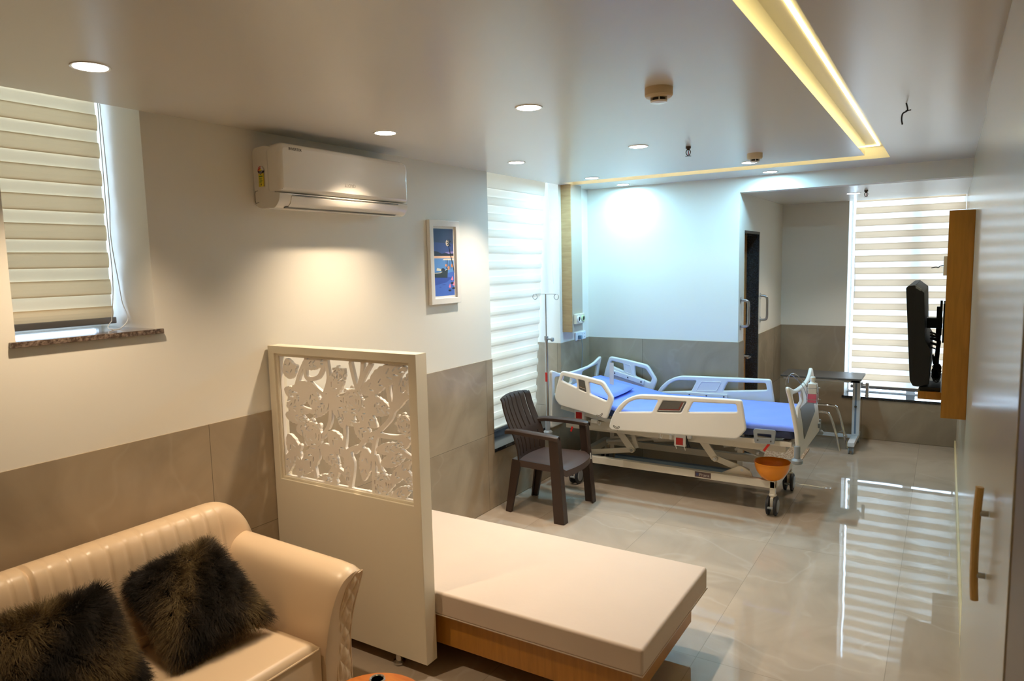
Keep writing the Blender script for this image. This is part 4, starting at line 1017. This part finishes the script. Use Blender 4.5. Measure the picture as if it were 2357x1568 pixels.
for x, y in ((2.173, 5.415), (2.243, 5.415), (2.243, 5.483), (2.173, 5.483)): g.tube([(x, y, .872), (x, y, .99)], r_, 6)
g.tube([(2.173, 5.415, .872), (2.243, 5.483, .872)], r_, 6); g.tube([(2.243, 5.415, .872), (2.173, 5.483, .872)], r_, 6)
for y in (5.40, 5.497): g.tube(bez([(2.176, 5.45+(y-5.45)*.7, .90), (2.158, y, .98), (2.10, y, 1.055), (2.06, y, 1.075), (2.035, y, 1.05), (2.03, y, 1.0)], 5), r_, 6)
make('wire', g, M_steel, wh)
bw = thing('plastic_bowl', 'orange plastic bowl on the frame at the foot of the hospital bed', 'bowl', (1.945, 5.40, .266))
make('bowl_wall', G().lathe([(0, .266), (.05, .268), (.082, .29), (.11, .33), (.124, .37), (.128, .405), (.131, .407), (.131, .403), (.127, .401), (.121, .37), (.107, .333), (.08, .295), (.05, .273), (0, .271)], (1.943, 5.40, 0), 40), M_orange, bw, ang=60)
tag(make('doormat', G().box(1.475, 6.92, 0, 1.90, 7.42, .014), M_mat, bevel=.004), 'speckled beige door mat on the floor outside the alcove door', 'mat')

# ------------------------------------------------------------------ overbed table
ot = thing('overbed_table', 'wheeled overbed table with dark grey top in front of the alcove window', 'table', (2.0, 7.72, 0))
tz = .735
make('tabletop', slab(round_poly([(1.595, 7.47), (2.345, 7.47), (2.345, 7.90), (1.595, 7.90)], .02), [], .02, .004, lambda u, v, w: (u, v, tz+w)), mat('table_grey', '#5c5854', .4), ot)
g = G(); g.box(1.62, 7.50, .70, 2.33, 7.54, .725); g.box(1.62, 7.84, .70, 2.33, 7.88, .725); g.box(2.25, 7.5, .70, 2.33, 7.88, .725); make('top_frame', g, M_upvc, ot, bevel=.003)
make('column', G().box(2.245, 7.735, .12, 2.315, 7.795, .70), M_upvc, ot, bevel=.005)
make('column_groove', G().box(2.268, 7.732, .14, 2.285, 7.736, .69), mat('groove_blue', '#7f93ad', .4), ot)
make('height_knob', G().lathe([(0, -.012), (.012, -.01), (.012, 0)], (2.277, 7.732, .42), 14, 'y'), M_dgrey, ot)
g = G(); g.box(2.33, 7.60, .66, 2.345, 7.64, .69); g.cyl((2.345, 7.62, .675), (2.375, 7.62, .675), .008); g.box(2.372, 7.60, .575, 2.40, 7.64, .69); g.lathe([(0, -.012), (.018, -.01), (.018, .01), (0, .012)], (2.386, 7.60, .565), 16, 'y'); make('side_clamp', g, M_steel, ot, bevel=.003)
g = G(); g.box(2.243, 7.42, .075, 2.305, 7.98, .12); g.box(1.66, 7.75, .085, 2.25, 7.79, .118); g.box(1.63, 7.45, .075, 1.675, 7.97, .118); make('base', g, M_upvc, ot, bevel=.006)
for x, y in ((2.274, 7.455), (2.274, 7.94), (1.652, 7.49), (1.652, 7.93)):
    g = G(); g.cyl((x, y, .05), (x, y, .08), .012); g.box(x-.014, y-.012, .03, x+.014, y+.012, .06); c = make('caster', g, M_grey, ot)
    for s in (-1, 1): make('wheel', G().lathe([(0, -.007), (.028, -.007), (.032, -.003), (.032, .003), (.028, .007), (0, .007)], (x+s*.018, y, .032), 22, 'x'), M_grey, c)
cf = thing('chrome_tube_frame', 'bent chrome tube frame of a small step behind the foot of the bed', 'tube frame', (2.0, 7.6, 0))
for k, (y, z, xe) in enumerate(((7.64, .43, 2.12), (7.50, .385, 2.07))):
    make('bent_tube', G().tube(bez([(1.70, y, .0), (1.72, y, z*.6), (1.75, y, z-.03), (1.78, y, z), (1.95, y, z), (xe-.06, y, z), (xe, y, z-.03), (xe+.06, y, z*.45), (xe+.095, y, 0)], 8), .0125, 10), M_chrome, cf)
make('cross_tube', G().tube([(2.125, 7.50, .18), (2.178, 7.64, .18)], .009, 8), M_chrome, cf); make('cross_tube', G().tube([(1.72, 7.50, .2), (1.72, 7.64, .2)], .009, 8), M_chrome, cf)

# ------------------------------------------------------------------ wall fittings at the bed head
tb = thing('wall_trunking', 'tall tan laminate duct box on the wall above the bed head', 'duct box', (.06, 5.83, 1.30))
make('box_side', G().box(0, 5.725, 1.298, .098, 5.735, 2.64), M_tan, tb)
make('box_front', G().box(0, 5.735, 1.300, .10, 5.945, 2.64), mat('tan_laminate_cool_lit', '#b9ac98', .35), tb)  # same tan laminate as the side, with the bluish light mixed into its colour
go = thing('gas_outlet', 'white twin gas outlet plate on the front of the tan duct box', 'outlet', (.11, 5.84, 1.37))
make('plate', G().box(.10, 5.75, 1.372, .132, 5.925, 1.465), M_duco, go, bevel=.006)
for y in (5.79, 5.88):
    make('port_ring', G().lathe([(.03, 0), (.03, .012), (.022, .014), (.018, .006)], (.132, y, 1.418), 22, 'x'), M_white if y < 5.8 else mat('port_green', '#c9d8a8', .4), go)
    make('port', G().lathe([(.022, .009), (.012, .011), (0, .011)], (.132, y, 1.418), 18, 'x'), M_black, go)
sk = thing('power_socket', 'white power socket plate with a grey plug below the tan duct box', 'socket', (.01, 6.07, 1.19))
make('plate', G().box(.0, 5.965, 1.192, .016, 6.185, 1.268), M_upvc, sk, bevel=.004)
g = G()
for y in (6.10, 6.15):
    for z in (1.215, 1.245): g.box(.0158, y-.005, z-.004, .0166, y+.005, z+.004)
make('switch', g, M_grey, sk)
make('plug', G().box(.016, 6.005, 1.205, .05, 6.045, 1.24), mat('plug_grey', '#7f97a8', .5), sk, bevel=.006)
make('cord', G().tube(bez([(.045, 6.025, 1.205), (.05, 6.03, 1.16), (.045, 6.045, 1.08), (.04, 6.035, .95), (.04, 6.03, .82), (.05, 6.02, .6), (.07, 6.0, .35)], 6), .004, 7), M_grey, sk)

# ------------------------------------------------------------------ grab bars by the alcove door
def grab(y, label):
    t = thing('grab_bar', label, 'grab bar', (AX, y, 1.45), 'grab bars either side of the alcove doorway')
    make('bar', G().tube(bez([(AX, y, 1.335), (AX+.045, y, 1.337), (AX+.066, y, 1.36), (AX+.068, y, 1.45), (AX+.066, y, 1.545), (AX+.045, y, 1.568), (AX, y, 1.57)], 6), .0125, 12), M_steel, t)
    for z in (1.335, 1.57): make('flange', G().lathe([(.03, 0), (.03, .004), (.02, .009), (.0125, .01)], (AX, y, z), 20, 'x'), M_steel, t)
grab(6.36, 'steel grab bar on the wall corner nearer the bed, before the alcove door')
grab(7.12, 'steel grab bar past the alcove door, beyond its black stone jamb')

# ------------------------------------------------------------------ television wall
tp = thing('tv_wall_panel', 'orange brown laminate panel on the right wall behind the television', 'wall panel', (3.08, 5.9, .89))
make('panel', G().box(3.012, 5.20, .888, RX, 6.6, 2.208), M_honey, tp, bevel=.002)
make('shelf', G().box(2.878, 5.30, .985, 3.012, 6.2, 1.036), M_honey, tp, bevel=.002)
tv = thing('television', 'black flat television seen from its edge on a bracket beside the striped window', 'television', (2.85, 5.8, 1.07))
make('bezel', G().prism(round_poly([(2.788, 1.722), (2.80, 1.735), (2.838, 1.738), (2.848, 1.07), (2.829, 1.106)], .004), 'y', 5.30, 6.42), M_black, tv)
make('rear_housing', G().prism(round_poly([(2.838, 1.735), (2.892, 1.69), (2.90, 1.52), (2.905, 1.38), (2.938, 1.32), (2.94, 1.09), (2.88, 1.066), (2.846, 1.07)], .005), 'y', 5.302, 6.418), M_black, tv, bevel=.003)
make('screen', G().add([(2.7865, 5.325, 1.715), (2.7865, 6.395, 1.715), (2.826, 6.395, 1.125), (2.826, 5.325, 1.125), (2.789, 5.325, 1.715), (2.789, 6.395, 1.715), (2.829, 6.395, 1.125), (2.829, 5.325, 1.125)], [(0,1,2,3), (7,6,5,4), (0,4,5,1), (3,2,6,7), (1,5,6,2), (0,3,7,4)]), mat('tv_screen', '#050506', .08), tv)
make('grey_cap', G().bar((2.845, 5.299, 1.728), (2.875, 5.299, 1.708), .02, .014), M_grey, tv)
br = thing('tv_bracket', 'black steel bracket arm holding the television to the panel', 'bracket', (2.97, 5.8, 1.48))
g = G(); g.box(3.002, 5.62, 1.33, 3.012, 5.98, 1.60); make('wall_plate', g, M_black, br, bevel=.002)
g = G(); g.cyl((2.978, 5.70, 1.345), (2.978, 5.70, 1.575), .016, n=14); g.cyl((2.99, 5.66, 1.38), (2.99, 5.66, 1.62), .008, n=10); g.box(2.905, 5.68, 1.425, 3.0, 5.76, 1.495); make('pivot_arm', g, M_black, br, bevel=.003)
bx_ = thing('set_top_box', 'black set top box on the shelf under the television', 'set top box', (2.95, 5.6, 1.036))
make('case', G().box(2.885, 5.33, 1.036, 3.005, 5.62, 1.062), M_black, bx_, bevel=.004)
g = G(); r3 = random.Random(3)
for k in range(15):
    y = 5.40+.035*k*.6; x0 = 2.935+.01*r3.random(); z0 = 1.40+.04*r3.random()-.02*k*.4
    g.tube(bez([(x0-.005, y, z0), (x0+.03+.02*r3.random(), y, z0-.03), (x0+.02*r3.random()+.02, y, z0-.15), (2.95+.04*r3.random(), y+.02, 1.20+.05*r3.random()), (2.955+.045*r3.random(), y, 1.14), (2.955+.045*r3.random(), y, 1.09)], 6), .005, 6)
for k in range(16):
    y = 5.36+.018*k; a = r3.random()*6; cx_, cz_ = 2.974+.008*r3.random(), 1.13+.02*r3.random()
    g.tube([(cx_+(.016+.010*r3.random())*math.cos(t+a), y+.01*math.sin(2*t), cz_+.038*math.sin(t+a)) for t in np.linspace(0, 5.5, 16)], .0038, 6)
tag(make('cable_bundle', g, M_black), 'tangle of black cables hanging behind the television', 'cables')
jb = thing('junction_box', 'small white junction box with a loose wire on the panel above the television', 'junction box', (3.0, 5.35, 1.8))
make('box', G().box(2.992, 5.30, 1.80, 3.012, 5.40, 1.925), M_upvc, jb, bevel=.003)
make('loose_wire', G().tube(bez([(2.993, 5.35, 1.865), (2.975, 5.35, 1.862), (2.965, 5.345, 1.852), (2.95, 5.345, 1.855), (2.925, 5.34, 1.85)], 5), .003, 6), M_ink, jb)
# ------------------------------------------------------------------ wardrobe door with a long pull, close on the right
wd = thing('wardrobe_door', 'glossy cream wardrobe door with a long yellow brown pull handle, close on the right', 'wardrobe door', (RX-.009, 2.6, 0))
make('door_panel', G().box(RX-.017, 1.525, .08, RX-.001, 3.75, 2.60), M_lam, wd, bevel=.002)
g = G(); g.tube(bez([(3.110, 2.15, 1.02), (3.106, 2.15, 1.10), (3.106, 2.15, 1.24), (3.110, 2.15, 1.33)], 5), .010, 10)
h = make('handle', g, mat('brass_wood', '#cba566', .4), wd)
for z in (1.09, 1.26): make('standoff', G().cyl((3.106, 2.15, z), (RX-.018, 2.15, z), .008, n=12), M_steel, h)
# ------------------------------------------------------------------ world, camera, view
w = bpy.data.worlds.new('daylight'); SC.world = w; w.use_nodes = True
bg = w.node_tree.nodes['Background']; bg.inputs[0].default_value = (.70, .86, 1, 1); bg.inputs[1].default_value = 7.5
cam = bpy.data.cameras.new('camera'); co = bpy.data.objects.new('camera', cam); COL.objects.link(co); SC.camera = co
cam.sensor_width = 36; cam.sensor_fit = 'HORIZONTAL'; cam.lens = 1606.6/2357*36; cam.clip_start = .02
yaw, pitch, roll = -.55793, -.10955, .02298
f = Vector((math.sin(yaw)*math.cos(pitch), math.cos(yaw)*math.cos(pitch), math.sin(pitch)))
r = Vector((math.cos(yaw), -math.sin(yaw), 0)); d = f.cross(r)
r2 = r*math.cos(roll)+d*math.sin(roll); d2 = d*math.cos(roll)-r*math.sin(roll)
mw = Matrix.Identity(4)
for i in range(3): mw[i][0] = r2[i]; mw[i][1] = -d2[i]; mw[i][2] = -f[i]
mw.translation = Vector((3.016, 0, 1.94)); co.matrix_world = mw
cam.dof.use_dof = True; cam.dof.focus_distance = 5.0; cam.dof.aperture_fstop = 4.5
vs = SC.view_settings; vs.view_transform = 'Standard'; vs.look = 'None'; vs.gamma = 1; vs.exposure = .5; vs.use_curve_mapping = False
cy = SC.cycles; cy.use_denoising = True; cy.max_bounces = 8; cy.diffuse_bounces = 5; cy.glossy_bounces = 4; cy.transparent_max_bounces = 8
cy.sample_clamp_indirect = 6; cy.caustics_reflective = False; cy.caustics_refractive = False; cy.use_adaptive_sampling = False
